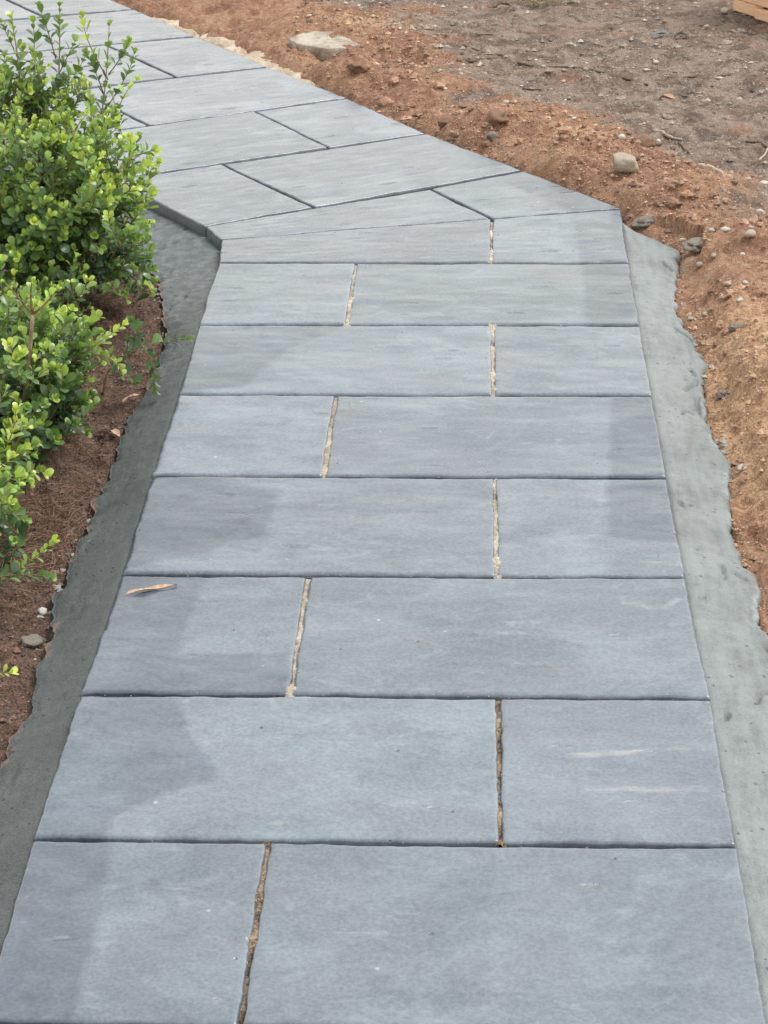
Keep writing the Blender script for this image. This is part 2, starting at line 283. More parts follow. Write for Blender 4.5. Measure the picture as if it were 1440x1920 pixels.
path = obj('paved_path', None, kind='structure', label='path of blue-grey riven pavers bending away to the upper left')
def lerp(a, b, t): return (a[0]+(b[0]-a[0])*t, a[1]+(b[1]-a[1])*t)
TILE_N = [0]
def paver(q, gaps, soft=1.0):
    """q: four corners p00,p10,p11,p01 (u along the row), gaps: half joint at v0,u1,v1,u0"""
    TILE_N[0] += 1; seed = TILE_N[0]
    q = [np.array(p, float) for p in q]
    cen = sum(q)/4; ux = (q[1]-q[0])+(q[2]-q[3]); ang = math.atan2(ux[1], ux[0])
    Lu = max(np.linalg.norm(q[1]-q[0]), np.linalg.norm(q[2]-q[3])); Lv = max(np.linalg.norm(q[3]-q[0]), np.linalg.norm(q[2]-q[1]))
    def axis(L, g0, g1, st=0.0075):
        e = np.array([0, 0.0010, 0.0025, 0.005, 0.0085]); a, b = g0, L-g1
        mid = np.linspace(a+0.014, b-0.014, max(4, int((b-a-0.028)/st)))
        return np.concatenate([a+e, mid, (b-e)[::-1]])/L, a, b
    U, ua, ub = axis(Lu, gaps[3], gaps[1]); V, va, vb = axis(Lv, gaps[0], gaps[2])
    u, v = np.meshgrid(U, V, indexing='ij')
    du = np.minimum(u*Lu-ua, ub-u*Lu); dv = np.minimum(v*Lv-va, vb-v*Lv)
    X = (q[0][0]*(1-u)+q[1][0]*u)*(1-v)+(q[3][0]*(1-u)+q[2][0]*u)*v
    Y = (q[0][1]*(1-u)+q[1][1]*u)*(1-v)+(q[3][1]*(1-u)+q[2][1]*u)*v
    # riven edges: the border wanders in and out by a couple of millimetres
    wob = lambda t, s: 0.0036*fbm(t, t*0+s*3.1, 12, 4, seed+s)+0.0026*fbm(t, t*0+s, 55, 3, seed+s+9)
    fu = np.exp(-du/0.02); fv = np.exp(-dv/0.02)
    nx, ny = np.cos(ang), np.sin(ang)
    sgu = np.where(u < 0.5, 1, -1); sgv = np.where(v < 0.5, 1, -1)
    wu = (0.75*wob(v*Lv, 1)*(u < .5)+0.75*wob(v*Lv, 2)*(u >= .5)+0.0006)*fu*sgu; wv = (wob(u*Lu, 3)*(v < .5)+wob(u*Lu, 4)*(v >= .5)+0.0006)*fv*sgv
    X = X+wu*nx-wv*ny; Y = Y+wu*ny+wv*nx
    d = np.minimum(du, dv); r = (0.0055+0.0045*fbm(X, Y, 30, 3, seed))*soft
    cor = np.maximum(0, 0.011-np.hypot(np.maximum(0, 0.011-du), np.maximum(0, 0.011-dv))) if False else d
    t = np.clip(1-cor/np.maximum(r, 0.0024), 0, 1)
    rnd = random.Random(seed); tx, ty, tz = rnd.uniform(-.0012, .0012), rnd.uniform(-.0012, .0012), rnd.uniform(-.0007, .0007)
    lx = (X-cen[0])*nx+(Y-cen[1])*ny; ly = -(X-cen[0])*ny+(Y-cen[1])*nx
    Z = -0.0062*soft*(1-np.sqrt(1-t*t*0.995))+tz+lx*tx*2+ly*ty*2.5+0.0016*fbm(lx*1.2, ly*3, 6, 3, seed)+0.0007*fbm(lx, ly*4, 22, 3, seed+5)
    nu, nv = u.shape
    P = np.stack([lx.ravel(), ly.ravel(), Z.ravel()], 1); F = gridfaces(nu, nv).tolist()
    idx = np.arange(nu*nv).reshape(nu, nv)
    ring = np.concatenate([idx[:, 0], idx[-1, 1:], idx[-2::-1, -1], idx[0, -2:0:-1]])
    n0 = len(P); parts = [P]
    for kk, (zz, out) in enumerate(((-0.016, 0.0007), (-0.032, 0.0004), (-0.046, -0.001))):
        rp = P[ring].copy(); c2 = rp[:, :2]; nrm = c2/np.linalg.norm(c2, axis=1, keepdims=True)
        rp[:, :2] += nrm*(out+0.0012*fbm(rp[:, 0]*1.0, rp[:, 1]*1.0, 60, 2, seed+kk)[:, None]); rp[:, 2] = zz; parts.append(rp)
    m = len(ring); prev = ring
    for kk in range(3):
        cur = n0+kk*m+np.arange(m)
        for i in range(m): F.append([int(prev[i]), int(cur[i]), int(cur[(i+1) % m]), int(prev[(i+1) % m])])
        prev = cur
    V3 = np.concatenate(parts)
    me = mesh('paver', V3, F, M_PAV)
    wx = cen[0]+V3[:, 0]*nx-V3[:, 1]*ny; wy = cen[1]+V3[:, 0]*ny+V3[:, 1]*nx
    dmp = np.full(len(V3), 1.0)
    for s in STAINS: dmp = np.minimum(dmp, poly_sdf(wx, wy, s))
    fattr(me, 'damp', dmp)
    pal = np.full(len(V3), 1.0)
    for pts, wd in PALES: pal = np.minimum(pal, line_dist(wx, wy, pts)-wd)
    fattr(me, 'pale', pal)
    o = obj('paver', me, path, loc=(cen[0], cen[1], 0)); o.rotation_euler[2] = ang
    bm = None
    return o
def strip_joint(a, b, wdt, mat, z0, name, seed):
    a = np.array(a); b = np.array(b); L = np.linalg.norm(b-a); n = max(6, int(L/0.004)); dirv = (b-a)/L; nr = np.array([-dirv[1], dirv[0]])
    s = np.linspace(0, 1, n); k = np.linspace(-1, 1, 7); sg, kg = np.meshgrid(s, k, indexing='ij')
    X = a[0]+dirv[0]*sg*L+nr[0]*kg*wdt; Y = a[1]+dirv[1]*sg*L+nr[1]*kg*wdt
    Z = z0+0.0075*fbm(X, Y, 24, 3, seed)+0.0060*fbm(X, Y, 150, 2, seed+4)-0.0012*kg*kg
    return obj(name, mesh(name, np.stack([X.ravel(), Y.ravel(), Z.ravel()], 1), gridfaces(n, 7), mat), path)
HJ = 0.0046
# straight run, eight courses
for r in range(8):
    y1, y0 = ROWY[r], ROWY[r+1]; xs = 0.304 if r % 2 == 0 else 0.604
    g = 0.0018+0.0008*(r in (2, 7))
    paver([(LE[r+1], y0), (xs, y0), (xs, y1), (LE[r], y1)], (HJ, g, HJ, 0))
    paver([(xs, y0), (RE[r+1], y0), (RE[r], y1), (xs, y1)], (HJ, 0, HJ, g))
    brown = r in (5, 6, 7)
    strip_joint((xs, y0-0.003), (xs, y1+0.003), 0.0080, M_SANDB if brown else M_SANDJ, -0.0062 if brown else -0.0046, 'joint_sand', r*5+1)
# cut pieces at the bend
g = 0.0018
paver([(-0.001, 0.014), (0.604, 0.014), BM, BL], (HJ, g, 0.0026, 0)); paver([(0.604, 0.014), (0.908, 0.014), BR, BM], (HJ, 0, 0.0022, g))
strip_joint((0.604, 0.011), (0.605, 0.340), 0.0075, M_SANDJ, -0.005, 'joint_sand', 71)
J1 = (0.455, 0.592)
paver([BL, BM, J1, L2[0]], (0.0032, 0.0046, 0.0075, 0), 0.45); paver([BM, BR, R2[0], J1], (0.0026, 0, 0.0075, 0.0046), 0.45)
# far run
SPL = [0.59, 0.283, 0.59, 0.285, 0.59, 0.295, 0.59]
for r in range(7):
    def at(i, dd): return (R2[i][0]+DIR[i][0]*dd, R2[i][1]+DIR[i][1]*dd)
    a0, a1 = at(r, SPL[r]), at(r+1, SPL[r])
    FJ = 0.0078; paver([L2[r], a0, a1, L2[r+1]], (FJ, 0.0048, FJ, 0), 0.45); paver([a0, R2[r], R2[r+1], a1], (FJ, 0, FJ, 0.0048), 0.45)
# grout in the bottom of the open joints
bv = []; bf = []
def bedq(ps):
    n = 40; u, v = np.meshgrid(np.linspace(0, 1, n), np.linspace(0, 1, n), indexing='ij')
    X = (ps[0][0]*(1-u)+ps[1][0]*u)*(1-v)+(ps[3][0]*(1-u)+ps[2][0]*u)*v; Y = (ps[0][1]*(1-u)+ps[1][1]*u)*(1-v)+(ps[3][1]*(1-u)+ps[2][1]*u)*v
    Z = -0.016+0.006*fbm(X, Y, 30, 3, 3); off = sum(len(b) for b in bv)
    bv.append(np.stack([X.ravel(), Y.ravel(), Z.ravel()], 1)); bf.extend(gridfaces(n, n, off).tolist())
bedq([(0.012, -3.15), (0.892, -3.15), (0.893, 0.02), (0.012, 0.02)]); bedq([(0.012, 0.021), (0.893, 0.021), (0.895, 0.41), (0.0, 0.19)])
bedq([(0.0, 0.191), (0.894, 0.415), (0.675, 0.745), (-0.035, 0.29)])
ins = lambda p, q, t: lerp(p, q, t)
bedq([(-0.035, 0.291), (0.674, 0.746), ins(R2[7], L2[7], .02), ins(R2[7], L2[7], .98)])
obj('grout_bed', mesh('grout_bed', np.concatenate(bv), bf, M_BED), path)

# ------------------------------------------------------------------ mortar haunching on both sides
def haunch(name, label, stations, mat, cracks, seed, side):
    """stations: (inner xy, outer xy, z inner, z outer) along the edge"""
    st = [(np.array(i), np.array(o), a, b) for i, o, a, b in stations]
    Ls = np.cumsum([0]+[np.linalg.norm((st[i+1][0]+st[i+1][1]-st[i][0]-st[i][1])/2) for i in range(len(st)-1)])
    n = int(Ls[-1]/0.0045); s = np.linspace(0, Ls[-1], n); nk = 30
    f = lambda g: np.interp(s, Ls, [g(x) for x in st])
    ix, iy, ox, oy, zi, zo = f(lambda x: x[0][0]), f(lambda x: x[0][1]), f(lambda x: x[1][0]), f(lambda x: x[1][1]), f(lambda x: x[2]), f(lambda x: x[3])
    wob = 0.012*fbm(s, s*0, 9, 3, seed)+0.008*fbm(s, s*0+3, 30, 4, seed+2, 0.6)
    wob = wob+0.010*np.round(fbm(s, s*0+8, 22, 3, seed+4, 0.6)*6)/6
    dx, dy = ox-ix, oy-iy; W = np.hypot(dx, dy)+1e-6; ox = ox+dx/W*wob; oy = oy+dy/W*wob
    k = np.linspace(0, 1, nk); sg, kg = np.meshgrid(s, k, indexing='ij')
    X = ix[:, None]*(1-kg)+ox[:, None]*kg; Y = iy[:, None]*(1-kg)+oy[:, None]*kg
    Z = zi[:, None]*(1-kg)+zo[:, None]*kg+0.0012*np.sin(kg*math.pi)
    Z = Z+0.0016*fbm(X*2.5, Y, 7, 2, seed)+0.0010*fbm(X*2, Y, 38, 3, seed+1)+0.0012*fbm(X, Y, 130, 2, seed+2)*smooth(0.2, 1, kg)
    Z -= 0.004*np.exp(-kg*W[:, None]/0.004)
    ch = fbm(X, Y, 22, 3, seed+6)                                   # broken, slumped outer lip
    Z -= smooth(0.90, 1.0, kg)**2*(0.001+0.012*np.clip(ch+0.05, 0, 1))
    jag = np.round((fbm(X, Y, 12, 2, seed+8))*5)/5; Z += smooth(0.70, 0.74, kg+0.25*fbm(X, Y, 14, 3, seed+9))*jag*0.004
    for c in cracks:
        dd = line_dist(X, Y, c); wv = 0.0034*(1+0.8*fbm(X, Y, 120, 2, seed)); Z -= 0.010*np.exp(-(dd/wv)**2)
    v = [np.stack([X.ravel(), Y.ravel(), Z.ravel()], 1)]; F = gridfaces(n, nk).tolist()
    last = np.arange(n)*nk+nk-1; base = n*nk
    rim = smooth(0.90, 0.985, kg)*smooth(0.0, 0.12, fbm(X, Y, 16, 3, seed+3)+0.02)
    soil = smooth(0.66, 1.0, kg)*(0.25+0.3*smooth(-0.05, 0.15, fbm(X, Y, 5, 2, seed+5)))
    rr = [rim.ravel()]; so = [soil.ravel()]
    for j, (oz, oo) in enumerate(((-0.014, 0.004), (-0.035, 0.007), (-0.09, 0.012))):
        e = v[0][last].copy(); e[:, 0] += dx/W*(oo+0.005*fbm(s, s*0+j, 70, 2, seed+j)); e[:, 1] += dy/W*(oo+0.005*fbm(s, s*0+j, 70, 2, seed+j)); e[:, 2] += oz; v.append(e)
        rr.append(np.zeros(n)+0.3*(j == 0)); so.append(np.full(n, 0.55))
    prev = last
    for j in range(3):
        cur = base+j*n+np.arange(n)
        for i in range(n-1): F.append([int(prev[i]), int(cur[i]), int(cur[i+1]), int(prev[i+1])] if side < 0 else [int(prev[i]), int(prev[i+1]), int(cur[i+1]), int(cur[i])])
        prev = cur
    me = mesh(name, np.concatenate(v), F, mat); fattr(me, 'rim', np.concatenate(rr)); fattr(me, 'soil', np.concatenate(so))
    return obj(name, me, kind='structure', label=label)
HR = [(1.03, -3.15), (1.025, -2.6), (1.02, -2.2), (1.022, -1.85), (1.020, -1.691), (1.013, -1.635), (1.028, -1.477), (1.004, -1.373), (1.008, -1.193), (1.02, -1.024), (1.004, -0.786), (1.023, -0.522), (1.014, -0.33), (0.991, -0.158), (1.005, -0.013), (1.039, 0.228), (0.985, 0.31), (0.925, 0.37)]
RST = []
for (ox, oy) in HR:
    RST.append(((min(0.912, 0.904+max(0, oy+0.1)*0.02), oy if oy < 0.2 else 0.2+(oy-0.2)*1.05), (ox, oy-0.02), -0.014 if oy > -1.5 else -0.019, -0.036))
CR = [[(0.975, -0.689), (0.981, -0.672), (0.998, -0.648), (1.005, -0.607)], [(0.982, -0.331), (1.01, -0.37), (1.029, -0.421)], [(0.959, -0.822), (0.966, -0.801), (0.977, -0.801)], [(0.999, -0.711), (0.994, -0.742), (0.996, -0.798)], [(0.92, -1.248), (0.926, -1.265), (0.937, -1.256)], [(0.988, -1.502), (1.008, -1.527)], [(0.97, -1.486), (0.972, -1.51), (0.97, -1.532)], [(0.918, -2.011), (0.927, -2.005), (0.932, -1.989)], [(0.978, -1.943), (0.985, -1.915), (0.995, -1.907), (1.003, -1.912)], [(0.996, -0.563), (1.004, -0.593)], [(1.006, 0.059), (0.986, 0.109)]]
haunch('mortar_edging', 'pale grey trowelled mortar along the soil side of the path', RST, M_MOR, CR, 11, 1)
LST = [((0.003, -3.15), (-0.10, -3.15), -0.007, -0.030)]
for (ox, oy) in [(-0.098, -2.6), (-0.093, -2.116), (-0.078, -1.968), (-0.09, -1.78), (-0.1, -1.592), (-0.101, -1.45), (-0.095, -1.32), (-0.084, -1.133), (-0.093, -0.904), (-0.078, -0.737), (-0.07, -0.559), (-0.079, -0.368), (-0.101, -0.162)]:
    LST.append(((0.004, oy), (ox, oy), -0.007 if oy < -0.4 else -0.007-0.02*(oy+0.4)/0.4, -0.034-0.012*max(0, oy+0.6)))
LST += [((0.002, 0.02), (-0.14, 0.03), -0.024, -0.044), ((-0.004, 0.13), (-0.19, 0.13), -0.026, -0.046), ((-0.01, 0.181), (-0.23, 0.20), -0.026, -0.046), ((-0.052, 0.285), (-0.31, 0.30), -0.026, -0.046), ((-0.33, 0.675), (-0.47, 0.60), -0.026, -0.046), ((-0.55, 1.045), (-0.68, 0.95), -0.026, -0.046), ((-0.82, 1.47), (-0.95, 1.38), -0.026, -0.046)]
CL = [[(-0.15, 0.453), (-0.115, 0.431), (-0.097, 0.466)], [(-0.154, 0.326), (-0.119, 0.347), (-0.081, 0.41)], [(-0.16, 0.224), (-0.127, 0.256)], [(-0.093, -0.204), (-0.06, -0.134)]]
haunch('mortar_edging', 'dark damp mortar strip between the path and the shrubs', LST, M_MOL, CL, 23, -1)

# ------------------------------------------------------------------ the ground
GREYP = [(0.236, 2.66), (0.348, 2.305), (0.515, 2.157), (0.518, 1.75), (0.60, 1.45), (0.795, 1.296), (0.933, 1.184), (1.041, 1.102), (1.153, 0.80), (1.203, 0.63), (1.268, 0.50), (1.5, 0.35), (9, 0.3), (9, 9), (-1, 9), (-0.3, 3.0)]
OUTL = [(o[0], o[1]) for _, o, _, _ in LST]; OUTR = [(o[0], o[1]) for _, o, _, _ in RST]
def bump2(x, y, cx, cy, r, h): return h*np.exp(-((x-cx)**2+(y-cy)**2)/(r*r))
def height(x, y, fine=True):
    x = np.asarray(x, float); y = np.asarray(y, float)
    dp = poly_sdf(x, y, PATH); gs = poly_sdf(x, y, GREYP)
    # side of the path: left bed or right spoil
    left = (x < 0.0) & (y < 0.2) | ((y >= 0.2) & ((x+0.012)*0.82+(y-0.18)*0.57 < -0.0+0.44) & (poly_sdf(x, y, [(-9, -9), (0.0, -9), (0.0, 0.0), L2[0], L2[1], L2[3], L2[5], L2[7], (-9, 9)]) < 0))
    lump = 0.022*fbm(x, y, 5, 3, 2)+0.017*fbm(x, y, 15, 3, 5)
    mid = 0.0125*fbm(x, y, 40, 3, 8) if fine else 0; rid = 0.030*(0.2-np.abs(fbm(x, y, 9, 4, 12, 0.6))) if fine else 0
    zl = -0.050+0.012*smooth(0.1, 0.4, dp)+0.6*lump+mid*1.3
    gre = smooth(0.20, -0.20, gs+0.34*fbm(x, y, 4, 4, 4))
    wid = np.where((y > 0.1), 0.0, 0.115)                              # haunch width to clear
    d2 = dp-wid
    berm = smooth(0.0, 0.10, d2)*0.055+smooth(0.08, 0.28, d2)*0.025
    far = 0.004+0.012*fbm(x, y, 2.0, 3, 7)
    zr = np.where(dp < 1.2, -0.05+berm, 0.02)
    zr = zr*(1-gre)+far*gre
    zr = zr+lump*(1-0.45*gre)+mid*(1-0.30*gre)+rid*(1-0.35*gre)
    zr = zr+bump2(x, y, 1.20, -0.72, 0.15, 0.085)+bump2(x, y, 1.18, -1.12, 0.14, 0.06)+bump2(x, y, 1.08, 0.50, 0.12, 0.030)+bump2(x, y, 0.78, 0.86, 0.10, 0.025)+bump2(x, y, 0.55, 1.12, 0.10, 0.025)
    zr = zr+bump2(x, y, 0.33, 1.86, 0.11, -0.05)+bump2(x, y, 0.12, 1.93, 0.06, -0.035)+bump2(x, y, 0.22, 1.72, 0.06, 0.03)+bump2(x, y, 1.20, 0.72, 0.10, -0.03)
    zr = zr-0.02*smooth(0.05, 0.0, d2)*(y > 0.45)
    z = np.where(left, zl, zr)
    z = np.where(dp < 0.004, -0.07, z)
    under = (dp < 0.30) & (((y < 0.45) & (x > 0.5)) | (x < 0.0))
    # keep the soil below the mortar strips
    inl = poly_sdf(x, y, OUTL+[(0.05, 1.4), (0.05, -3.2)]); inr = poly_sdf(x, y, OUTR+[(0.85, 0.36), (0.85, -3.2)])
    z = np.where((inl < 0), np.minimum(z, -0.085), z); z = np.where((inr < 0), np.minimum(z, -0.075), z)
    z = np.where(left & (inl >= 0) & (inl < 0.06), np.minimum(z, -0.052+0.25*inl+mid), z)
    z = np.where((~left) & (inr >= 0) & (inr < 0.05) & (y < 0.45), np.minimum(z, -0.042+0.5*inr+mid), z)
    if fine: z = z-0.03*np.exp(-(((x+0.144)**2+(y+0.872)**2)/(0.0085**2))**2)*(np.abs(x+0.144) < 0.03)
    return z, left, gre, dp
FX0, FX1, FY0, FY1, ST = -1.25, 1.75, -2.95, 3.25, 0.0065
ring = [0.02, 0.06, 0.14, 0.3, 0.6, 1.1, 2, 4, 8, 16, 32, 64, 120, 200]
xs = np.concatenate([[FX0-r for r in ring[::-1]], np.arange(FX0, FX1, ST), [FX1+r for r in ring]])
ys = np.concatenate([[FY0-r for r in ring[::-1]], np.arange(FY0, FY1, ST), [FY1+r for r in ring]])
gx, gy = np.meshgrid(xs, ys, indexing='ij'); gz, gl, gg, gd = height(gx, gy)
me = mesh('ground', np.stack([gx.ravel(), gy.ravel(), gz.ravel()], 1), gridfaces(len(xs), len(ys)), M_GND)
orange = np.maximum(1.5*np.exp(-(((gx-1.20)/0.20)**2+((gy+0.85)/0.55)**2)), 0.6*np.exp(-(((gx-0.25)/0.25)**2+((gy-2.35)/0.15)**2)))
orange = np.maximum(orange, 0.8*np.exp(-(((gx-0.85)/0.12)**2+((gy-0.98)/0.12)**2)))
fattr(me, 'grey', gg*(~gl)); fattr(me, 'mulch', gl*1.0); fattr(me, 'orange', orange*(~gl))
obj('ground', me, kind='structure', label='loose reddish and grey soil around the path')
def H(x, y): return float(height(np.array([x]), np.array([y]))[0][0])

# sand spilled from the bedding, lying against the far edge
def sand_patch(cx, cy, rx, ry, ang, thick, seed, label):
    n = 70; u, v = np.meshgrid(np.linspace(-1.3, 1.3, n), np.linspace(-1.3, 1.3, n), indexing='ij')
    c, s = math.cos(ang), math.sin(ang); X = cx+u*rx*c-v*ry*s; Y = cy+u*rx*s+v*ry*c
    z = height(X, Y, False)[0]; b = 0.8-(u*u+v*v)+1.6*fbm(X, Y, 13, 4, seed)
    dp = poly_sdf(X, Y, PATH)
    Z = -0.024+0.10*dp+thick*np.clip(b*1.5, -4.5, 0.55)+0.009*fbm(X, Y, 22, 4, seed, 0.6)
    Z = np.where(dp < 0.001, -0.05, np.minimum(Z, -0.008+0.25*np.maximum(dp, 0)))
    obj('sand', mesh('sand', np.stack([X.ravel(), Y.ravel(), Z.ravel()], 1), gridfaces(n, n), M_SANDP), kind='stuff', label=label)
A2 = math.radians(123)
sand_patch(-0.01, 1.90, 0.20, 0.10, A2, 0.014, 3, 'cream bedding sand spilled beside the broken slab')
sand_patch(-0.40, 2.49, 0.17, 0.05, A2, 0.013, 9, 'thin cream sand at the far upper edge of the path')
sand_patch(-0.20, 2.20, 0.15, 0.04, A2, 0.013, 17, 'small tongue of cream sand halfway along the far edge')

# ------------------------------------------------------------------ crumbs, fibres: uncountable loose material
OCT = np.array([(1, 0, 0), (-1, 0, 0), (0, 1, 0), (0, -1, 0), (0, 0, 1), (0, 0, -1)], float)
OF = np.array([(0, 2, 4), (2, 1, 4), (1, 3, 4), (3, 0, 4), (2, 0, 5), (1, 2, 5), (3, 1, 5), (0, 3, 5)])
def crumbs(name, pts, size, cols, label):
    n = len(pts); A = rng.uniform(0, 6.28, n); ca, sa = np.cos(A), np.sin(A)
    V = OCT[None]*(0.65+0.7*rng.random((n, 6, 1)))*size[:, None, None]*np.stack([1+0.5*rng.random(n), 0.7+0.5*rng.random(n), 0.55+0.35*rng.random(n)], 1)[:, None]
    R = np.stack([V[..., 0]*ca[:, None]-V[..., 1]*sa[:, None], V[..., 0]*sa[:, None]+V[..., 1]*ca[:, None], V[..., 2]], -1)+pts[:, None]
    F = (OF[None]+6*np.arange(n)[:, None, None]).reshape(-1, 3)
    me = mesh(name, R.reshape(-1, 3), F, M_CRUMB, False); cattr(me, 'tint', np.repeat(cols, 6, 0))
    return obj(name, me, kind='stuff', label=label)
def scatter(n, x0, x1, y0, y1):
    x = rng.uniform(x0, x1, n); y = rng.uniform(y0, y1, n); z, l, g, d = height(x, y); return x, y, z, l, g, d
N = 90000
x, y, z, l, g, d = scatter(N, 0.0, 1.6, -1.95, 2.9)
inr = poly_sdf(x, y, OUTR+[(0.85, 0.36), (0.85, -3.2)])
keep = (~l) & (d > 0.006) & (inr > 0.0) & (rng.random(N) < 1-0.65*g) & (fbm(x, y, 7, 3, 40) > -0.25)
x, y, z, g = x[keep], y[keep], z[keep], g[keep]; n = len(x)
sz = 0.0012+0.0022*rng.random(n)**2+0.009*(rng.random(n) < 0.035)*rng.random(n)**1.5
tone = rng.random((n, 1))
red = np.array((0.15, 0.066, 0.038))*(1-tone)+np.array((0.74, 0.47, 0.29))*tone; gr = np.array((0.10, 0.07, 0.052))*(1-tone)+np.array((0.62, 0.52, 0.44))*tone
orn = 0.9*np.exp(-(((x-1.20)/0.18)**2+((y+0.85)/0.5)**2))[:, None]; red = red*(1-orn)+orn*(np.array((0.42, 0.215, 0.115))*(1-tone)+np.array((0.92, 0.64, 0.41))*tone); cl = red*(1-g[:, None])+gr*g[:, None]; pale = rng.random(n) < 0.012; cl[pale] = (0.58, 0.50, 0.42)
big = rng.random(n) < 0.05; sz[big] = 0.0035+0.0055*rng.random(big.sum())**2; cl[big] = cl[big]*0.75+0.08*np.array((1, .55, .35)); crumbs('soil_crumbs', np.stack([x, y, z+sz*0.2], 1), sz, cl, 'loose crumbs and grit over the reddish soil')
N = 26000
x, y, z, l, g, d = scatter(N, -0.75, -0.05, -2.4, 0.4)
inl = poly_sdf(x, y, OUTL+[(0.05, 1.4), (0.05, -3.2)]); keep = l & (inl > 0.002); x, y, z = x[keep], y[keep], z[keep]; n = len(x)
sz = 0.0012+0.0022*rng.random(n)**2+0.004*(rng.random(n) < 0.02); tone = rng.random((n, 1))
cl = np.array((0.06, 0.03, 0.02))*(1-tone)+np.array((0.26, 0.13, 0.08))*tone; cl[rng.random(n) < 0.008] = (0.5, 0.45, 0.4)
crumbs('mulch_crumbs', np.stack([x, y, z+sz*0.3], 1), sz, cl, 'brown crumbly mulch under the shrubs')
# clods broken out of the dug soil, too many and too mixed to count
bm = bmesh.new(); bmesh.ops.create_icosphere(bm, subdivisions=2, radius=1.0); IV = np.array([v.co[:] for v in bm.verts]); IF = np.array([[v.index for v in f.verts] for f in bm.faces]); bm.free()
m = 2600; x, y, z, l, g, d = scatter(m, 0.0, 1.6, -1.95, 2.9); inr = poly_sdf(x, y, OUTR+[(0.85, 0.36), (0.85, -3.2)])
orn = np.exp(-(((x-1.22)/0.16)**2+((y+0.85)/0.4)**2)); keep = (~l) & (d > 0.02) & (inr > 0.012) & (rng.random(m) < (1-0.75*g)*(1-0.8*orn)) & (fbm(x, y, 4, 3, 61)+0.25*rng.random(m) > 0.02)
x, y, z, g = x[keep], y[keep], z[keep], g[keep]; m = len(x); sz = 0.004+0.014*rng.random(m)**3.2; V = []; 
for i in range(m):
    a_ = rng.uniform(0, 6.28); c_, s_ = math.cos(a_), math.sin(a_); q = IV*(1+0.75*np.array([mnoise.noise(Vector(p)*2.1+Vector((i*3.1, 0, 0))) for p in IV])[:, None])*sz[i]*np.array((1.1, 0.85, 0.6+0.25*rng.random()))
    V.append(np.stack([q[:, 0]*c_-q[:, 1]*s_+x[i], q[:, 0]*s_+q[:, 1]*c_+y[i], q[:, 2]+z[i]+sz[i]*0.12], 1))
tone = rng.random((m, 1)); cl = (np.array((0.20, 0.088, 0.05))*(1-tone)+np.array((0.50, 0.28, 0.165))*tone)*(1-g[:, None])+(np.array((0.15, 0.105, 0.08))*(1-tone)+np.array((0.40, 0.32, 0.265))*tone)*g[:, None]
me = mesh('soil_clods', np.concatenate(V), (IF[None]+len(IV)*np.arange(m)[:, None, None]).reshape(-1, 3), M_CRUMB, False); cattr(me, 'tint', np.repeat(cl, len(IV), 0)); obj('soil_clods', me, kind='stuff', label='broken reddish clods lying over the dug soil')
# mortar crumbs along the broken edges
sx, sy = [], []
for pl, sg, dens in ((OUTL, -1, 230), (OUTR, 1, 130)):
    P0 = np.array(pl)
    for a, b in zip(P0[:-1], P0[1:]):
        m = int(np.linalg.norm(b-a)*dens); t = rng.random(m); q = a+(b-a)*t[:, None]; q[:, 0] += sg*np.abs(rng.normal(0, 0.010, m)); kp = fbm(q[:, 0], q[:, 1], 6, 2, 77) > -0.02; sx += q[kp, 0].tolist(); sy += q[kp, 1].tolist()
sx = np.array(sx); sy = np.array(sy); zz = height(sx, sy)[0]; ok = zz > -0.07; sx, sy, zz = sx[ok], sy[ok], zz[ok]; n = len(sx); sz = 0.0012+0.0055*rng.random(n)**4
tone = rng.random((n, 1)); crumbs('mortar_crumbs', np.stack([sx, sy, zz+sz*0.15], 1), sz, np.array((0.14, 0.13, 0.115))*(1-tone)+np.array((0.52, 0.50, 0.46))*tone, 'grey mortar crumbs along the ragged mortar edges')

# sand grains spilled from the cross joints onto the pavers
gx_, gy_ = [], []
for r in range(8):
    m = 130; t = rng.random(m); xs_ = (0.304 if r % 2 == 0 else 0.604)+rng.laplace(0, 0.010, m); yy_ = ROWY[r+1]+(ROWY[r]-ROWY[r+1])*t; kp = fbm(xs_*0, yy_, 9, 2, r) > -0.05; gx_ += xs_[kp].tolist(); gy_ += yy_[kp].tolist()
m = 260; t = rng.random(m); gx_ += (0.03+0.85*t).tolist(); gy_ += (np.array(ROWY)[rng.integers(1, 8, m)]+rng.normal(0, 0.006, m)-0.004).tolist()
gx_ = np.array(gx_); gy_ = np.array(gy_); n = len(gx_); sz = 0.0004+0.0008*rng.random(n)**2; tone = rng.random((n, 1))
crumbs('spilled_sand', np.stack([gx_, gy_, np.full(n, 0.0004)], 1), sz, np.array((0.30, 0.21, 0.14))*(1-tone)+np.array((0.70, 0.60, 0.48))*tone, 'grains of sand spilled beside the paver joints')

def tube_mesh(name, lines, mat, sides=5):
    V, F = [], []
    for pts, rad in lines:
        pts = [Vector(p) for p in pts]; n = len(pts); b = len(V); up = Vector((0.13, 0.27, 0.95))
        for i, p in enumerate(pts):
            t = (pts[min(i+1, n-1)]-pts[max(i-1, 0)]).normalized(); s = t.cross(up)
            if s.length < 0.1: s = t.cross(Vector((1, 0, 0)))
            s.normalize(); q = s.cross(t); r = rad[i] if hasattr(rad, '__len__') else rad
            for j in range(sides):
                a = 6.2832*j/sides; V.append(p+(s*math.cos(a)+q*math.sin(a))*r)
        for i in range(n-1):
            for j in range(sides): F.append([b+i*sides+j, b+i*sides+(j+1) % sides, b+(i+1)*sides+(j+1) % sides, b+(i+1)*sides+j])
        F.append([b+j for j in range(sides)][::-1]); F.append([b+(n-1)*sides+j for j in range(sides)])
    return mesh(name, [tuple(v) for v in V], F, mat)
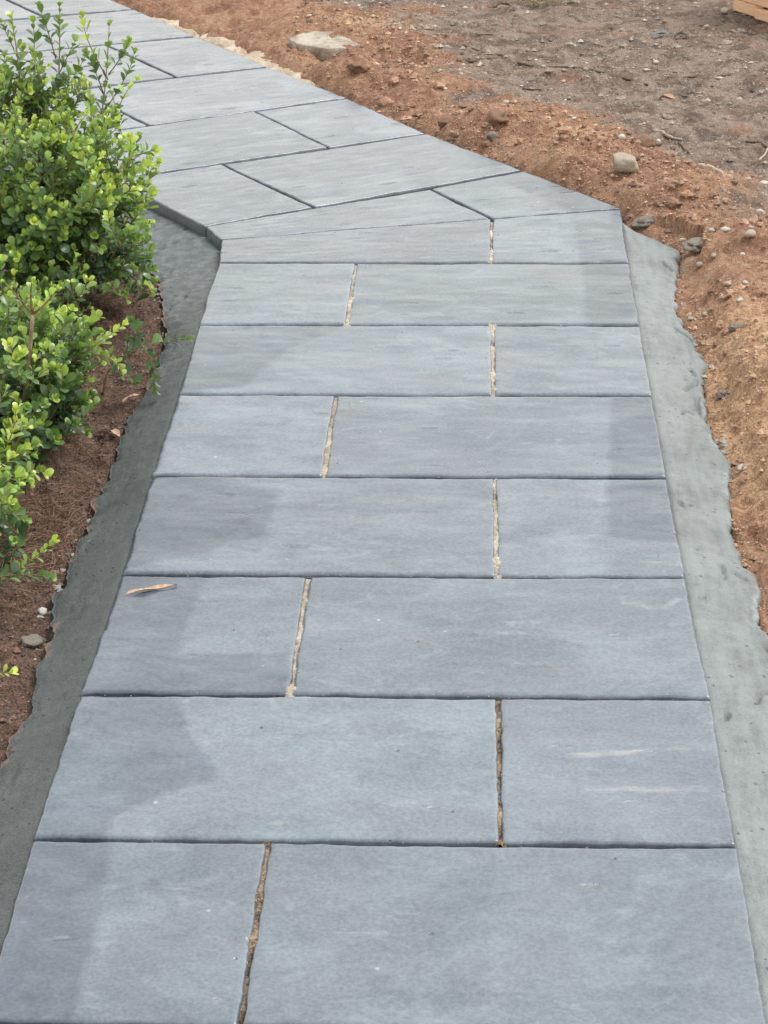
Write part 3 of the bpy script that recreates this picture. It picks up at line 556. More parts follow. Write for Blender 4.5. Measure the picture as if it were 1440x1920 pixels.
def fibres(name, n, box, Lr, rad, cols, label, cond, lift=0.003):
    x = rng.uniform(box[0], box[1], n); y = rng.uniform(box[2], box[3], n); k = cond(x, y); x, y = x[k], y[k]; n = len(x)
    a = rng.uniform(0, 6.28, n); L = rng.uniform(*Lr, n); bend = rng.normal(0, 0.9, n); S_ = 5
    P = np.zeros((n, S_, 3)); ang = a.copy(); px, py = x.copy(), y.copy()
    for s in range(S_):
        P[:, s, 0], P[:, s, 1] = px, py; px = px+np.cos(ang)*L/S_; py = py+np.sin(ang)*L/S_; ang = ang+bend/S_+rng.normal(0, .2, n)
    P[..., 2] = height(P[..., 0], P[..., 1])[0]+lift*(0.3+rng.random((n, 1)))+lift*rng.random((n, S_))
    r = rad*(0.6+0.8*rng.random((n, 1, 1))); t = P[:, 1:]-P[:, :-1]; t = np.concatenate([t, t[:, -1:]], 1); sd_ = np.stack([-t[..., 1], t[..., 0], 0*t[..., 0]], -1); sd_ /= np.linalg.norm(sd_, axis=-1, keepdims=True)+1e-9
    V = np.stack([P+sd_*r, P-sd_*r, P+np.array((0, 0, 1))*r*1.4], 2).reshape(n, -1, 3)
    F = []
    for s in range(S_-1):
        for j in range(3): F.append((s*3+j, s*3+(j+1) % 3, s*3+3+(j+1) % 3, s*3+3+j))
    F = (np.array(F)[None]+(S_*3*np.arange(n))[:, None, None]).reshape(-1, 4)
    me = mesh(name, V.reshape(-1, 3), F, M_FIBRE); tone = rng.random((n, 1)); cattr(me, 'tint', np.repeat(np.array(cols[0])*(1-tone)+np.array(cols[1])*tone, S_*3, 0))
    obj(name, me, kind='stuff', label=label)
def c_left(x, y):
    _, l, _, _ = height(x, y); return l & (poly_sdf(x, y, OUTL+[(0.05, 1.4), (0.05, -3.2)]) > 0.006)
def c_matt(x, y): return c_left(x, y) & (np.exp(-(((x+0.13)/0.10)**2+((y+1.33)/0.16)**2)) > rng.random(len(x)))
def c_grey(x, y):
    _, l, g, d = height(x, y); return (~l) & (d > 0.02) & (g > 0.25+0.5*rng.random(len(x))) & (fbm(x, y, 4, 2, 90) > -0.1)
def c_red(x, y):
    _, l, g, d = height(x, y); return (~l) & (d > 0.03) & (g < 0.5) & (poly_sdf(x, y, OUTR+[(0.85, 0.36), (0.85, -3.2)]) > 0.01)
fibres('mulch_fibres', 2600, (-0.6, -0.05, -2.3, 0.3), (0.008, 0.03), 0.0005, ((0.07, 0.035, 0.022), (0.30, 0.165, 0.10)), 'short brown fibres in the mulch under the shrubs', c_left)
fibres('matted_roots', 2600, (-0.32, -0.05, -1.6, -1.05), (0.02, 0.06), 0.0006, ((0.10, 0.05, 0.03), (0.34, 0.19, 0.12)), 'tangle of fine brown roots beside the dark mortar strip', c_matt, 0.006)
fibres('dry_straw', 900, (0.2, 1.6, 0.3, 2.85), (0.012, 0.05), 0.0008, ((0.09, 0.065, 0.05), (0.42, 0.35, 0.27)), 'scraps of dry straw and fine twigs over the grey dirt', c_grey)
fibres('soil_rootlets', 260, (0.2, 1.5, -1.6, 2.6), (0.01, 0.04), 0.0007, ((0.10, 0.05, 0.03), (0.40, 0.28, 0.19)), 'thin rootlets in the reddish spoil', c_red)
def c_tuft(x, y): return (np.exp(-(((x-0.78)/0.07)**2+((y-2.655)/0.03)**2)) > rng.random(len(x)))
fibres('dry_grass', 700, (0.62, 0.95, 2.57, 2.74), (0.02, 0.045), 0.0010, ((0.24, 0.19, 0.08), (0.46, 0.38, 0.20)), 'dry yellowish grass tuft at the top edge of the dirt', c_tuft, 0.016)

# ------------------------------------------------------------------ stones, clods, debris: things
def rock_mesh(name, mat, seed, flat=1.0, sub=3, rough=0.28, facet=True):
    bm = bmesh.new(); bmesh.ops.create_icosphere(bm, subdivisions=sub, radius=1.0); r = random.Random(seed)
    pl = [(Vector((r.gauss(0, 1), r.gauss(0, 1), r.gauss(0, 1))).normalized(), r.uniform(0.62, 0.9)) for _ in range(9)]
    for v in bm.verts:
        p = v.co.copy()
        if facet:
            for nn, dd in pl:
                e = p.dot(nn)-dd
                if e > 0: p -= nn*e*0.85
        p *= 1+rough*mnoise.noise(p*1.7+Vector((seed*3.3, 0, 0)))+rough*0.35*mnoise.noise(p*5+Vector((0, seed*1.7, 0)))
        v.co = Vector((p.x, p.y, p.z*flat))
    me = bpy.data.meshes.new(name); bm.to_mesh(me); bm.free(); me.materials.append(mat); me.polygons.foreach_set('use_smooth', [True]*len(me.polygons)); return me
def stone(name, x, y, rx, ry, rz, mat, seed, label, cat, group=None, sink=0.3, rot=None, **kw):
    o = obj(name, rock_mesh(name, mat, seed, **kw), None, label, cat, group, loc=(x, y, H(x, y)+rz*(1-2*sink)))
    o.scale = (rx, ry, rz); o.rotation_euler = rot or (random.uniform(-.2, .2), random.uniform(-.2, .2), random.uniform(0, 6.28)); return o
stone('sandstone_rock', 0.931, 0.640, 0.037, 0.033, 0.027, M_TAN, 5, 'largest loose tan rock sitting on the soil beside the path bend', 'rock', sink=0.12, rot=(0.05, 0.1, 0.3), sub=4, rough=0.16)
# broken slab
def slab():
    top = [(0.001, 2.082), (0.040, 2.130), (0.076, 2.160), (0.129, 2.150), (0.180, 2.085), (0.222, 2.022), (0.180, 1.990), (0.123, 1.972), (0.082, 1.990), (0.040, 2.008)]
    cx = sum(p[0] for p in top)/len(top); cy = sum(p[1] for p in top)/len(top); pts = []
    for a, b in zip(top, top[1:]+top[:1]):
        for t in (0, .25, .5, .75): pts.append((a[0]+(b[0]-a[0])*t-cx, a[1]+(b[1]-a[1])*t-cy))
    n = len(pts); V, F = [], []
    prof = [(0.0, 0.0), (0.5, 0.0), (0.8, 0.0), (0.97, 0.0), (1.0, -0.002), (0.99, -0.012), (0.985, -0.022), (1.0, -0.034), (0.95, -0.048), (0.90, -0.085)]
    for i, (s, z) in enumerate(prof[1:]):
        for j, (a, b) in enumerate(pts):
            k = 1+0.07*mnoise.noise(Vector((a*60, b*60, z*90)))*(s > 0.9); V.append((a*s*k, b*s*k, z+0.004*mnoise.noise(Vector((a*25, b*25, 3)))+0.06*a*0))
    V.append((0, 0, 0.0)); c = len(V)-1
    for j in range(n): F.append([c, j, (j+1) % n])
    for i in range(len(prof)-2):
        for j in range(n): F.append([i*n+j, (i+1)*n+j, (i+1)*n+(j+1) % n, i*n+(j+1) % n])
    o = obj('broken_slab', mesh('broken_slab', V, F, M_CONC), None, 'flat pale broken concrete slab half buried in the soil beyond the path', 'slab', loc=(cx, cy, 0.031)); o.rotation_euler = (0.05, 0.02, 0)
slab()
stone('mortar_lump', 1.066, 0.165, 0.036, 0.028, 0.017, M_LUMP, 31, 'rough dark grey mortar lump at the far end of the pale edging', 'mortar lump', sub=4, rough=0.55, sink=0.2)
stone('mortar_lump', 1.095, -0.42, 0.015, 0.017, 0.010, M_LUMP, 32, 'dark grey mortar lump half way along the pale edging', 'mortar lump', sub=4, rough=0.5)
stone('mortar_lump', 1.045, -0.725, 0.011, 0.022, 0.008, M_LUMP, 33, 'thin dark mortar lump below the orange soil mound', 'mortar lump', sub=4, rough=0.5)
stone('mortar_lump', 0.966, 0.372, 0.030, 0.020, 0.012, M_LUMP, 34, 'flat grey mortar lump against the outer corner of the bend', 'mortar lump', sub=4, rough=0.5, sink=0.4)
stone('mortar_lump', 0.612, 1.02, 0.022, 0.012, 0.012, M_LUMP, 35, 'grey mortar lump on the soil beside the far run', 'mortar lump', sub=3, rough=0.5)
stone('mortar_lump', -0.118, -1.735, 0.018, 0.022, 0.010, M_LUMP, 36, 'grey mortar lump in the mulch beside the dark strip', 'mortar lump', sub=3, rough=0.5)
for x, y, r, lab in ((0.995, 0.915, 0.030, 'rounded brown soil clod behind the tan rock'), (0.965, 0.745, 0.016, 'small dark clod between the tan rock and the stick'), (0.62, 1.09, 0.034, 'brown soil clod at the crest of the spoil by the far run'), (0.235, 1.66, 0.028, 'brown soil clod in front of the broken slab'), (0.49, 1.165, 0.026, 'brown soil clod nearest the edge of the far run')):
    stone('soil_clod', x, y, r, r*0.9, r*0.62, M_CLOD, int(x*1000), lab, 'clod', 'clods in the spoil beside the path', sub=3, rough=0.5, sink=0.25)
PEB = [(1.134, 0.184, 0.0130, 0, 'round flat white pebble above the dark mortar lump'), (1.231, 0.349, 0.0125, 0, 'largest angular white chip near the edge of the red soil'), (1.102, 0.097, 0.0100, 1, 'pinkish pebble just below the round flat white pebble'), (1.081, 0.22, 0.0095, 0, 'narrow white chip just left of the round pebble'), (1.105, 0.2, 0.0105, 1, 'pinkish pebble left of the round flat white pebble'), (1.18, 0.109, 0.0165, 1, 'largest pinkish stone in the red soil below the white chip'), (1.091, -0.236, 0.0080, 0, 'white pebble in the middle of the small soil cluster'), (1.13, -0.18, 0.0068, 0, 'second pebble from the top of the small soil cluster'), (1.145, -0.152, 0.0070, 0, 'topmost pebble of the small cluster on the red soil'), (1.121, -0.277, 0.0080, 0, 'lowest white pebble of the small soil cluster'), (1.02, -0.267, 0.0070, 1, 'pinkish pebble closest to the pale mortar left of the cluster'), (1.051, -0.264, 0.0085, 1, 'pinkish pebble between the mortar edge and the white cluster'), (1.105, -0.177, 0.0095, 1, 'pinkish pebble left of the top of the small soil cluster'),
 (1.045, -1.082, 0.0115, 0, 'lone whitish pebble beside the mortar below the orange mound'), (1.192, 0.188, 0.0110, 1, 'pinkish pebble right of the round flat white pebble'), (0.94, 0.92, 0.0120, 0, 'pale lumpy stone just behind the tan rock'), (1.043, 1.039, 0.0090, 0, 'white chip touching the brown clod'), (1.262, 0.573, 0.0115, 0, 'bright white chip at the border of grey dirt and red soil'), (1.005, 0.405, 0.0070, 1, 'pinkish pebble above the flat mortar lump at the bend'), (0.969, 0.431, 0.0068, 1, 'pinkish pebble nearest the outer corner of the bend'), (0.744, 1.903, 0.0075, 0, 'upper of two white pebbles on the grey dirt by the long root'), (0.763, 1.778, 0.0085, 0, 'lower of two white pebbles lying on the long root'), (0.649, 1.333, 0.0120, 1, 'pinkish knobbly stone at the left border of the grey dirt'), (1.095, 1.899, 0.0090, 0, 'white crumb on the grey dirt below the black scraps'),
 (0.188, 2.625, 0.0075, 0, 'white pebble at the top edge above the broken slab'), (0.147, 2.618, 0.0080, 1, 'pinkish pebble at the top edge left of the white one'), (0.334, 2.224, 0.0060, 0, 'left of a pair of white pebbles right of the slab'), (0.375, 2.23, 0.0060, 0, 'right of a pair of white pebbles right of the slab'), (0.391, 2.319, 0.0055, 0, 'white pebble above the pair right of the slab'), (0.482, 1.523, 0.0078, 0, 'white pebble at the foot of the grey hollow'), (0.339, 1.962, 0.0072, 1, 'pinkish pebble in the hollow beside the root stub'), (0.53, 1.793, 0.0060, 0, 'white pebble below the short dark root'), (0.059, 2.294, 0.0060, 1, 'pinkish pebble just behind the broken slab'), (-0.122, 2.037, 0.0125, 2, 'largest tan stone on the sand against the far path edge'), (-0.092, 1.995, 0.0100, 2, 'tan stone between the sand patch and the largest sand stone'), (-0.146, 2.093, 0.0095, 2, 'smallest tan stone of the three against the far edge'), (0.814, 1.425, 0.0045, 0, 'tiniest white pebble below the short dark twig'), (0.762, 1.153, 0.0058, 0, 'left of two white pebbles behind the crest of the spoil'), (0.826, 1.152, 0.0070, 0, 'right of two white pebbles behind the crest of the spoil'), (1.22, 0.55, 0.0100, 1, 'pinkish stone left of the bright white chip at the soil border'), (1.02, 0.188, 0.0090, 1, 'pinkish pebble touching the left of the rough mortar lump'), (1.068, 0.085, 0.0110, 2, 'tan stone just below the rough mortar lump'), (1.162, 0.07, 0.0070, 0, 'white pebble just below the largest pinkish stone'), (1.043, 0.249, 0.0070, 0, 'white pebble just above the rough mortar lump'), (1.357, 2.56, 0.016, 1, 'pale stone beside the corner of the pine crate')]
for i, (x, y, r, c, lab) in enumerate(PEB):
    grp = 'pebbles strewn over the soil'
    if lab is None: lab = 'small pale pebble loose on the grey dirt' if y > 1.1 else 'small pale pebble loose in the red soil beyond the mortar'
    stone('pebble', x, y, r, r*random.uniform(.7, .95), r*random.uniform(.5, .75), (M_WHITE, M_PINK, M_TAN)[c], i+50, lab, 'pebble', grp, sub=2, rough=0.2, sink=0.2)
for (x, y, r, wh) in ((-0.100, -1.445, 0.007, 'middle'), (-0.094, -1.42, 0.006, 'upper'), (-0.112, -1.47, 0.006, 'lower')):
    stone('pebble', x, y, r, r*.9, r*.7, M_WHITE, int(-x*1e4), wh+' pale stone chip caught between the roots and the dark mortar', 'pebble', 'pebbles strewn over the soil', sub=2, sink=0.2)
for (x, y, lab) in ((-0.118, -1.635, 'white chip in the mulch at the tip of the low bright sprig'),): stone('pebble', x, y, 0.009, .008, .006, M_WHITE, 7, lab, 'pebble', 'pebbles strewn over the soil', sub=2, sink=0.2)

def twig(pts, r0, r1, mat, label, name='twig', cat='twig', lift=0.003):
    P = []; 
    for i in range(len(pts)-1):
        for t in np.linspace(0, 1, 6, endpoint=(i == len(pts)-2)):
            x, y = lerp(pts[i], pts[i+1], t); x += 0.004*float(fbm(np.array(x), np.array(y), 40, 2, 3)); P.append((x, y))
    z = height(np.array([p[0] for p in P]), np.array([p[1] for p in P]))[0]; zs = np.convolve(np.pad(z, 2, mode='edge'), np.ones(5)/5, 'valid')
    b = Vector((P[0][0], P[0][1], float(zs[0])))
    L = [Vector((p[0], p[1], float(zz)+lift))-b for p, zz in zip(P, zs)]
    rad = [(r0+(r1-r0)*i/(len(L)-1))*(1+0.25*math.sin(i*2.1)) for i in range(len(L))]
    obj(name, tube_mesh(name, [(L, rad)], mat, 7), None, label, cat, loc=b)
twig([(1.036, 1.14), (1.069, 1.102), (1.108, 1.07)], 0.0055, 0.003, M_TWIGP, 'bleached stick lying behind the tan rock')
twig([(1.088, 1.028), (1.101, 0.981), (1.116, 0.935)], 0.0025, 0.0018, M_TWIG, 'thin brown twig just in front of the bleached stick')
twig([(1.271, 1.038), (1.295, 1.006), (1.318, 0.965)], 0.003, 0.003, M_TWIG, 'dark forked twig on the grey dirt, upper arm')
twig([(1.285, 0.879), (1.302, 0.919), (1.318, 0.965)], 0.003, 0.0025, M_TWIGP, 'pale twig leaning down from the dark forked twig')
twig([(0.517, 1.895), (0.587, 1.907), (0.65, 1.927)], 0.003, 0.004, M_TWIG, 'short dark root at the left end of the long root', 'surface_root', 'root', 0.001)
twig([(0.65, 1.933), (0.765, 1.826), (0.842, 1.793), (0.932, 1.747), (1.055, 1.638)], 0.004, 0.0035, M_TWIG, 'long dark root running across the grey dirt', 'surface_root', 'root', 0.001)
twig([(0.515, 2.122), (0.603, 1.981), (0.658, 1.947)], 0.0025, 0.003, M_TWIG, 'thin dark root joining the long root from above', 'surface_root', 'root', 0.001)
twig([(1.113, 1.713), (1.236, 1.731), (1.328, 1.743)], 0.003, 0.003, M_TWIG, 'dark root on the grey dirt behind the striped dry leaf', 'surface_root', 'root', 0.0005)
twig([(0.856, 2.694), (0.881, 2.669), (0.9, 2.653)], 0.005, 0.004, M_TWIGP, 'pale wood splinter at the end of the dry grass tuft')
twig([(0.856, 2.68), (0.91, 2.742), (0.924, 2.75)], 0.003, 0.002, M_TWIG, 'dark twig above the pale splinter at the top edge')
twig([(0.573, 2.228), (0.62, 2.228)], 0.003, 0.002, M_TWIG, 'short dark twig on the dirt left of the long root')
twig([(1.122, 0.748), (1.162, 0.677), (1.189, 0.598)], 0.007, 0.005, M_TWIGP, 'thick pale root end poking from the red soil right of the tan rock', 'surface_root', 'root')
twig([(0.623, 2.649), (0.649, 2.673), (0.67, 2.681)], 0.003, 0.003, M_TWIG, 'dark twig at the left end of the dry grass tuft')
twig([(0.303, 1.951), (0.31, 1.884), (0.304, 1.785)], 0.006, 0.003, M_TWIG, 'dark root stub in the hollow right of the broken slab', 'surface_root', 'root')
twig([(0.699, 1.561), (0.773, 1.542)], 0.003, 0.002, M_TWIG, 'short dark twig where red soil meets grey dirt')

def dry_leaf(p0, p1, wid, mat, label, zoff=0.004, arch=0.006, z=None, name='dry_leaf', ribs=0):
    a, b = Vector(p0), Vector(p1); L = (b-a).length; ang = math.atan2(b.y-a.y, b.x-a.x); n = 14; V, F = [], []
    for side in (0, 1):
        for i in range(n+1):
            t = i/n; wv = wid*0.5*(math.sin(math.pi*min(1, t**0.8))**0.8*0.95+0.05)
            for j, k in enumerate((-1, -0.5, 0, 0.5, 1)):
                V.append((t*L, k*wv, arch*math.sin(math.pi*t)+0.25*wv*k*k*1.4+0.0015*math.sin(9*t+k)-0.0006*side+(0.002*math.sin(k*6+t*3) if ribs else 0)))
    m = (n+1)*5
    for i in range(n):
        for j in range(4):
            q = [i*5+j, i*5+j+1, (i+1)*5+j+1, (i+1)*5+j]; F.append(q); F.append([x+m for x in q[::-1]])
    zz = z if z is not None else H((a.x+b.x)/2, (a.y+b.y)/2)
    o = obj(name, mesh(name, V, F, mat), None, label, 'leaf', loc=(a.x, a.y, zz+zoff)); o.rotation_euler[2] = ang; return o
dry_leaf((0.022, -1.657), (0.098, -1.625), 0.010, M_DRY, 'long narrow dry eucalypt leaf lying on a paver', 0.0012, 0.0015, 0.0)
dry_leaf((-0.112, -0.752), (-0.080, -0.715), 0.009, M_DRY, 'pale curled dry leaf on the mulch under the low sprig', 0.012, 0.006)
dry_leaf((-0.104, -1.345), (-0.083, -1.388), 0.014, M_DRYB, 'brown pointed dry leaf at the edge of the dark mortar strip', 0.016, 0.005)
dry_leaf((-0.118, -0.865), (-0.098, -0.895), 0.016, M_DRY, 'pale crumpled dry leaf above the small burrow in the mulch', 0.010, 0.006)
dry_leaf((1.075, 1.462), (1.118, 1.440), 0.030, M_DRY, 'striped pale dry leaf on the grey dirt', 0.006, 0.006, ribs=1)
dry_leaf((1.105, 2.195), (1.162, 2.215), 0.026, M_BLU, 'flat blue-grey plastic scrap on the grey dirt', 0.006, 0.004, name='plastic_scrap')['category'] = 'scrap'
dry_leaf((1.165, 2.150), (1.212, 2.152), 0.024, M_BLK, 'curved black plastic scrap beside the blue-grey one', 0.002, 0.016, name='plastic_scrap')['category'] = 'scrap'

# ------------------------------------------------------------------ pine crate at the top corner
def box(name, x0, x1, y0, y1, z0, z1, mat, parent, bev=0.002):
    bm = bmesh.new(); bmesh.ops.create_cube(bm, size=1.0)
    for v in bm.verts: v.co = Vector((x0+(v.co.x+.5)*(x1-x0), y0+(v.co.y+.5)*(y1-y0), z0+(v.co.z+.5)*(z1-z0)))
    bmesh.ops.bevel(bm, geom=list(bm.edges), offset=bev, segments=2, affect='EDGES')
    me = bpy.data.meshes.new(name); bm.to_mesh(me); bm.free(); me.materials.append(mat); return obj(name, me, parent)
crate = obj('pine_crate', None, None, 'raw pine crate of stacked boards at the top right corner', 'crate', loc=(1.385, 2.575, 0.006))
crate.rotation_euler[2] = math.atan2(2.417-2.581, 1.48-1.381)
box('board', 0.0, 0.115, 0.0, 0.022, 0.0, 0.036, M_PINE, crate); box('board', 0.117, 0.45, -0.004, 0.018, -0.004, 0.028, M_PINE, crate)
for i in range(3): box('board', -0.002, 0.45, 0.001, 0.021, 0.038+i*0.092, 0.128+i*0.092, M_PINE, crate)
for i in range(3): box('board', 0.0, 0.02, 0.0225, 0.42, 0.038+i*0.092, 0.128+i*0.092, M_PINE, crate)
box('board', 0.0, 0.02, 0.0225, 0.42, 0.0, 0.036, M_PINE, crate); box('lid', 0.0, 0.45, 0.0, 0.42, 0.316, 0.334, M_PINE, crate)

# ------------------------------------------------------------------ shrubs
def leaf_proto(cup, fold):
    W = [(0.0, 0.035), (0.14, 0.06), (0.34, 0.46), (0.58, 0.80), (0.80, 0.80), (0.93, 0.52), (1.0, 0.0)]
    V, F = [], []
    for t, wv in W:
        wv *= 0.355; zc = -cup*(t-0.3)**2+0.0
        for k in (-1, -0.5, 0, 0.5, 1): V.append((k*wv, t, zc+fold*abs(k)*wv-0.25*cup*(k*wv)**2))
    for i in range(len(W)-1):
        for j in range(4): F.append((i*5+j, i*5+j+1, (i+1)*5+j+1, (i+1)*5+j))
    return np.array(V), np.array(F)
PROTO = [leaf_proto(0.25, 0.25), leaf_proto(0.5, 0.12), leaf_proto(-0.15, 0.35)]
LEAFME = [mesh('leaf', v, f, M_LEAFO) for v, f in PROTO]
def frame(d, nrm):
    y = d.normalized(); x = y.cross(nrm)
    if x.length < 1e-3: x = y.cross(Vector((0.3, 0.5, 0.8)))
    x.normalize(); z = x.cross(y); return Matrix((x, y, z)).transposed()
class Shrub:
    def __init__(s, name, label, root, seed, group):
        s.o = obj(name, None, None, label, 'shrub', group, loc=root); s.root = Vector(root); s.leaves = []; s.stems = []; s.main = []; s.r = random.Random(seed)
    def curve(s, pts, n):
        pts = [Vector(p) for p in pts]
        if len(pts) == 2: pts = [pts[0], (pts[0]+pts[1])/2+Vector((s.r.gauss(0, .008), s.r.gauss(0, .008), s.r.uniform(-.004, .012))), pts[1]]
        a, b, c = pts; b2 = b*2-(a+c)*0.5
        return [a*(1-t)**2+b2*2*t*(1-t)+c*t*t for t in [i/(n-1) for i in range(n)]]
    def sprig(s, pts, age, size=0.021, rad=0.0017, start=0.12, tipboost=0.35, thick=False, dens=1.0):
        r = s.r; L = sum((Vector(b)-Vector(a)).length for a, b in zip(pts[:-1], pts[1:])); n = max(4, int(L/0.0105*dens)); C = s.curve(pts, n+2)
        (s.main if thick else s.stems).append((C, [rad*(1-0.6*i/(n+1)) for i in range(n+2)]))
        roll = r.uniform(0, 3.14)
        for i in range(n+1):
            t = (i+1)/(n+1)
            if t < start: continue
            p = C[i+1 if i+1 < len(C) else -1]; d = (C[min(i+2, n+1)]-C[max(i-1, 0)]).normalized()
            roll += 1.5708+r.gauss(0, .2); sx = d.orthogonal().normalized(); sy = d.cross(sx)
            for sg in (0, math.pi):
                if r.random() < 0.08: continue
                a = roll+sg+r.gauss(0, .15); out = sx*math.cos(a)+sy*math.sin(a)
                open_ = 0.95-0.55*max(0, t-0.55)/0.45+r.gauss(0, .12)
                ld = (d*math.cos(open_)+out*math.sin(open_)+Vector((0, 0, 0.15))).normalized()
                nrm = (d*1.0-out*0.35+Vector((r.gauss(0, .25), r.gauss(0, .25), 0.55+r.gauss(0, .2))))
                sz = size*(1.0-0.4*max(0, t-0.7)/0.3)*r.uniform(.55, 1.2)
                ag = min(1, max(0, age+tipboost*max(0, (t-0.45)/0.55)+r.gauss(0, .06)))
                s.leaves.append((p, ld, nrm, sz, ag))
        # terminal rosette
        for kx in range(3):
            a = kx*2.1+roll; d = (C[-1]-C[-2]).normalized(); sx = d.orthogonal().normalized(); sy = d.cross(sx); out = sx*math.cos(a)+sy*math.sin(a)
            s.leaves.append((C[-1], (d+out*0.45).normalized(), d-out*0.8+Vector((0, 0, .3)), size*r.uniform(.5, .75), min(1, max(0, age+tipboost+r.uniform(0, .15)))))
    def build(s, limit=300):
        rt = s.root; mw = cam.matrix_world_inv; f = 4414.5*768/1440
        rec = []
        for i, (p, d, nn, sz, ag) in enumerate(s.leaves):
            c = mw @ (p+d*sz*0.5); dep = -c.z; rec.append((384+f*c.x/dep, 512-f*c.y/dep, dep, sz*f/dep, i))
        best = {}
        for u, v, dep, px, i in rec:
            if not (-4 < u < 772 and -4 < v < 1028): continue
            key = (int(u//7), int(v//7))
            if key not in best or dep < best[key][0]: best[key] = (dep, i, px)
        pick = sorted(best.values(), key=lambda b: -b[2]+6*(b[0]-4))[:limit]; chosen = {b[1] for b in pick}
        VV, FF, AG, RN = [], [], [], []; off = 0
        for i, (p, d, nn, sz, ag) in enumerate(s.leaves):
            R = frame(d, nn); k = s.r.randrange(3); wsc = s.r.uniform(.9, 1.15)
            if i in chosen:
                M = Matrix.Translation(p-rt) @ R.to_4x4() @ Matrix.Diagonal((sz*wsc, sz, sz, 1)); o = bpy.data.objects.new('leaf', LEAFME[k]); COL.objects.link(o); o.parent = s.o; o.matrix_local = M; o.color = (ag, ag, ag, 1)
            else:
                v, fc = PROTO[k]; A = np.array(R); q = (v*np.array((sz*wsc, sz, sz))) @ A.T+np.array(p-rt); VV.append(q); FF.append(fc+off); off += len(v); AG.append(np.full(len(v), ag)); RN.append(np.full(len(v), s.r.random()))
        if VV:
            me = mesh('foliage', np.concatenate(VV), np.concatenate(FF), M_LEAFA); fattr(me, 'age', np.concatenate(AG)); fattr(me, 'rnd', np.concatenate(RN)); obj('foliage', me, s.o, kind='stuff')
        sh = lambda L: [([q-rt for q in c], rr) for c, rr in L]
        for c, rr in sh(s.main): obj('stem', tube_mesh('stem', [(c, rr)], M_STEM2, 7), s.o)
        if s.stems: obj('twigs', tube_mesh('twigs', sh(s.stems), M_STEM, 5), s.o, kind='stuff')
    def dome(s, n, c, rad, lo, size, agef, inner=0.35):
        """sprigs whose tips fill a lumpy dome"""
        r = s.r
        for _ in range(n):
            while True:
                v = Vector((r.uniform(-1, 1), r.uniform(-1, 1), r.uniform(-0.9, 1)))
                if 0.05 < v.length < 1: break
            k = v.length; v = v.normalized()*(inner+(1-inner)*k**0.35)*r.uniform(.88, 1.16) if r.random() < 0.75 else v*0.8
            lump = 1+0.50*mnoise.noise(v*2.3+Vector((s.root.x*9, 0, 4)))
            tip = Vector((c[0]+v.x*rad[0]*lump, c[1]+v.y*rad[1]*lump, c[2]+v.z*rad[2]*lump))
            if tip.z < lo: continue
            dirv = (Vector((v.x*0.9, v.y*0.9, v.z*0.55+0.65))+Vector((r.gauss(0, .28), r.gauss(0, .28), r.gauss(0, .2)))).normalized()
            L = r.uniform(.05, .115); a = agef(tip, k)
            s.sprig([tip-dirv*L, tip], a, size*r.uniform(.85, 1.15), 0.0013, 0.1, 0.40)
bpy.context.view_layer.update(); 
class _C: pass
_inv = cam.matrix_world.inverted(); _cam = cam
class CamProxy:
    matrix_world_inv = _inv
cam = CamProxy
GRP = 'small-leaved shrubs beside the path'
# far shrub with tall sprigs against the pavers
c = Shrub('small_leaved_shrub', 'farthest shrub, tall open sprigs standing against the far pavers', (-0.46, 0.20, -0.05), 3, GRP)
CS = [[(-0.313, 0.22, 0.176), (-0.276, 0.22, 0.281), (-0.247, 0.22, 0.48)], [(-0.256, 0.22, 0.361), (-0.297, 0.22, 0.439), (-0.311, 0.22, 0.49)], [(-0.255, 0.22, 0.373), (-0.223, 0.22, 0.415), (-0.2, 0.22, 0.454)], [(-0.266, 0.22, 0.294), (-0.221, 0.22, 0.36), (-0.199, 0.22, 0.411)], [(-0.267, 0.22, 0.324), (-0.283, 0.22, 0.373), (-0.301, 0.22, 0.415)], [(-0.269, 0.22, 0.281), (-0.299, 0.22, 0.312), (-0.302, 0.22, 0.349)], [(-0.383, 0.22, 0.226), (-0.369, 0.22, 0.385), (-0.363, 0.22, 0.514)], [(-0.371, 0.22, 0.409), (-0.382, 0.22, 0.469), (-0.395, 0.22, 0.526)], [(-0.374, 0.22, 0.361), (-0.347, 0.22, 0.409), (-0.323, 0.22, 0.451)], [(-0.374, 0.22, 0.312), (-0.338, 0.22, 0.361), (-0.315, 0.22, 0.399)], [(-0.459, 0.22, 0.263), (-0.452, 0.22, 0.397), (-0.456, 0.22, 0.507)], [(-0.456, 0.22, 0.409), (-0.475, 0.22, 0.457), (-0.488, 0.22, 0.487)], [(-0.432, 0.22, 0.3), (-0.423, 0.22, 0.397), (-0.422, 0.22, 0.481)], [(-0.426, 0.22, 0.226), (-0.407, 0.22, 0.324), (-0.411, 0.22, 0.433)], [(-0.352, 0.22, 0.238), (-0.336, 0.22, 0.3), (-0.321, 0.22, 0.349)], [(-0.487, 0.22, 0.226), (-0.485, 0.22, 0.325), (-0.487, 0.22, 0.409)]]
CA = [0.35, 0.8, 0.38, 0.3, 0.32, 0.3, 0.30, 0.22, 0.35, 0.3, 0.45, 0.3, 0.3, 0.35, 0.35, 0.3]
for i, (p, a) in enumerate(zip(CS, CA)):
    p = [(q[0], q[1]+0.05*math.sin(i*2.3)*(k/2), q[2]) for k, q in enumerate(p)]
    c.sprig(p, a, 0.029, 0.0026 if i in (0, 6, 10) else 0.0016, 0.2, 0.28, i in (0, 6, 10), dens=0.62)
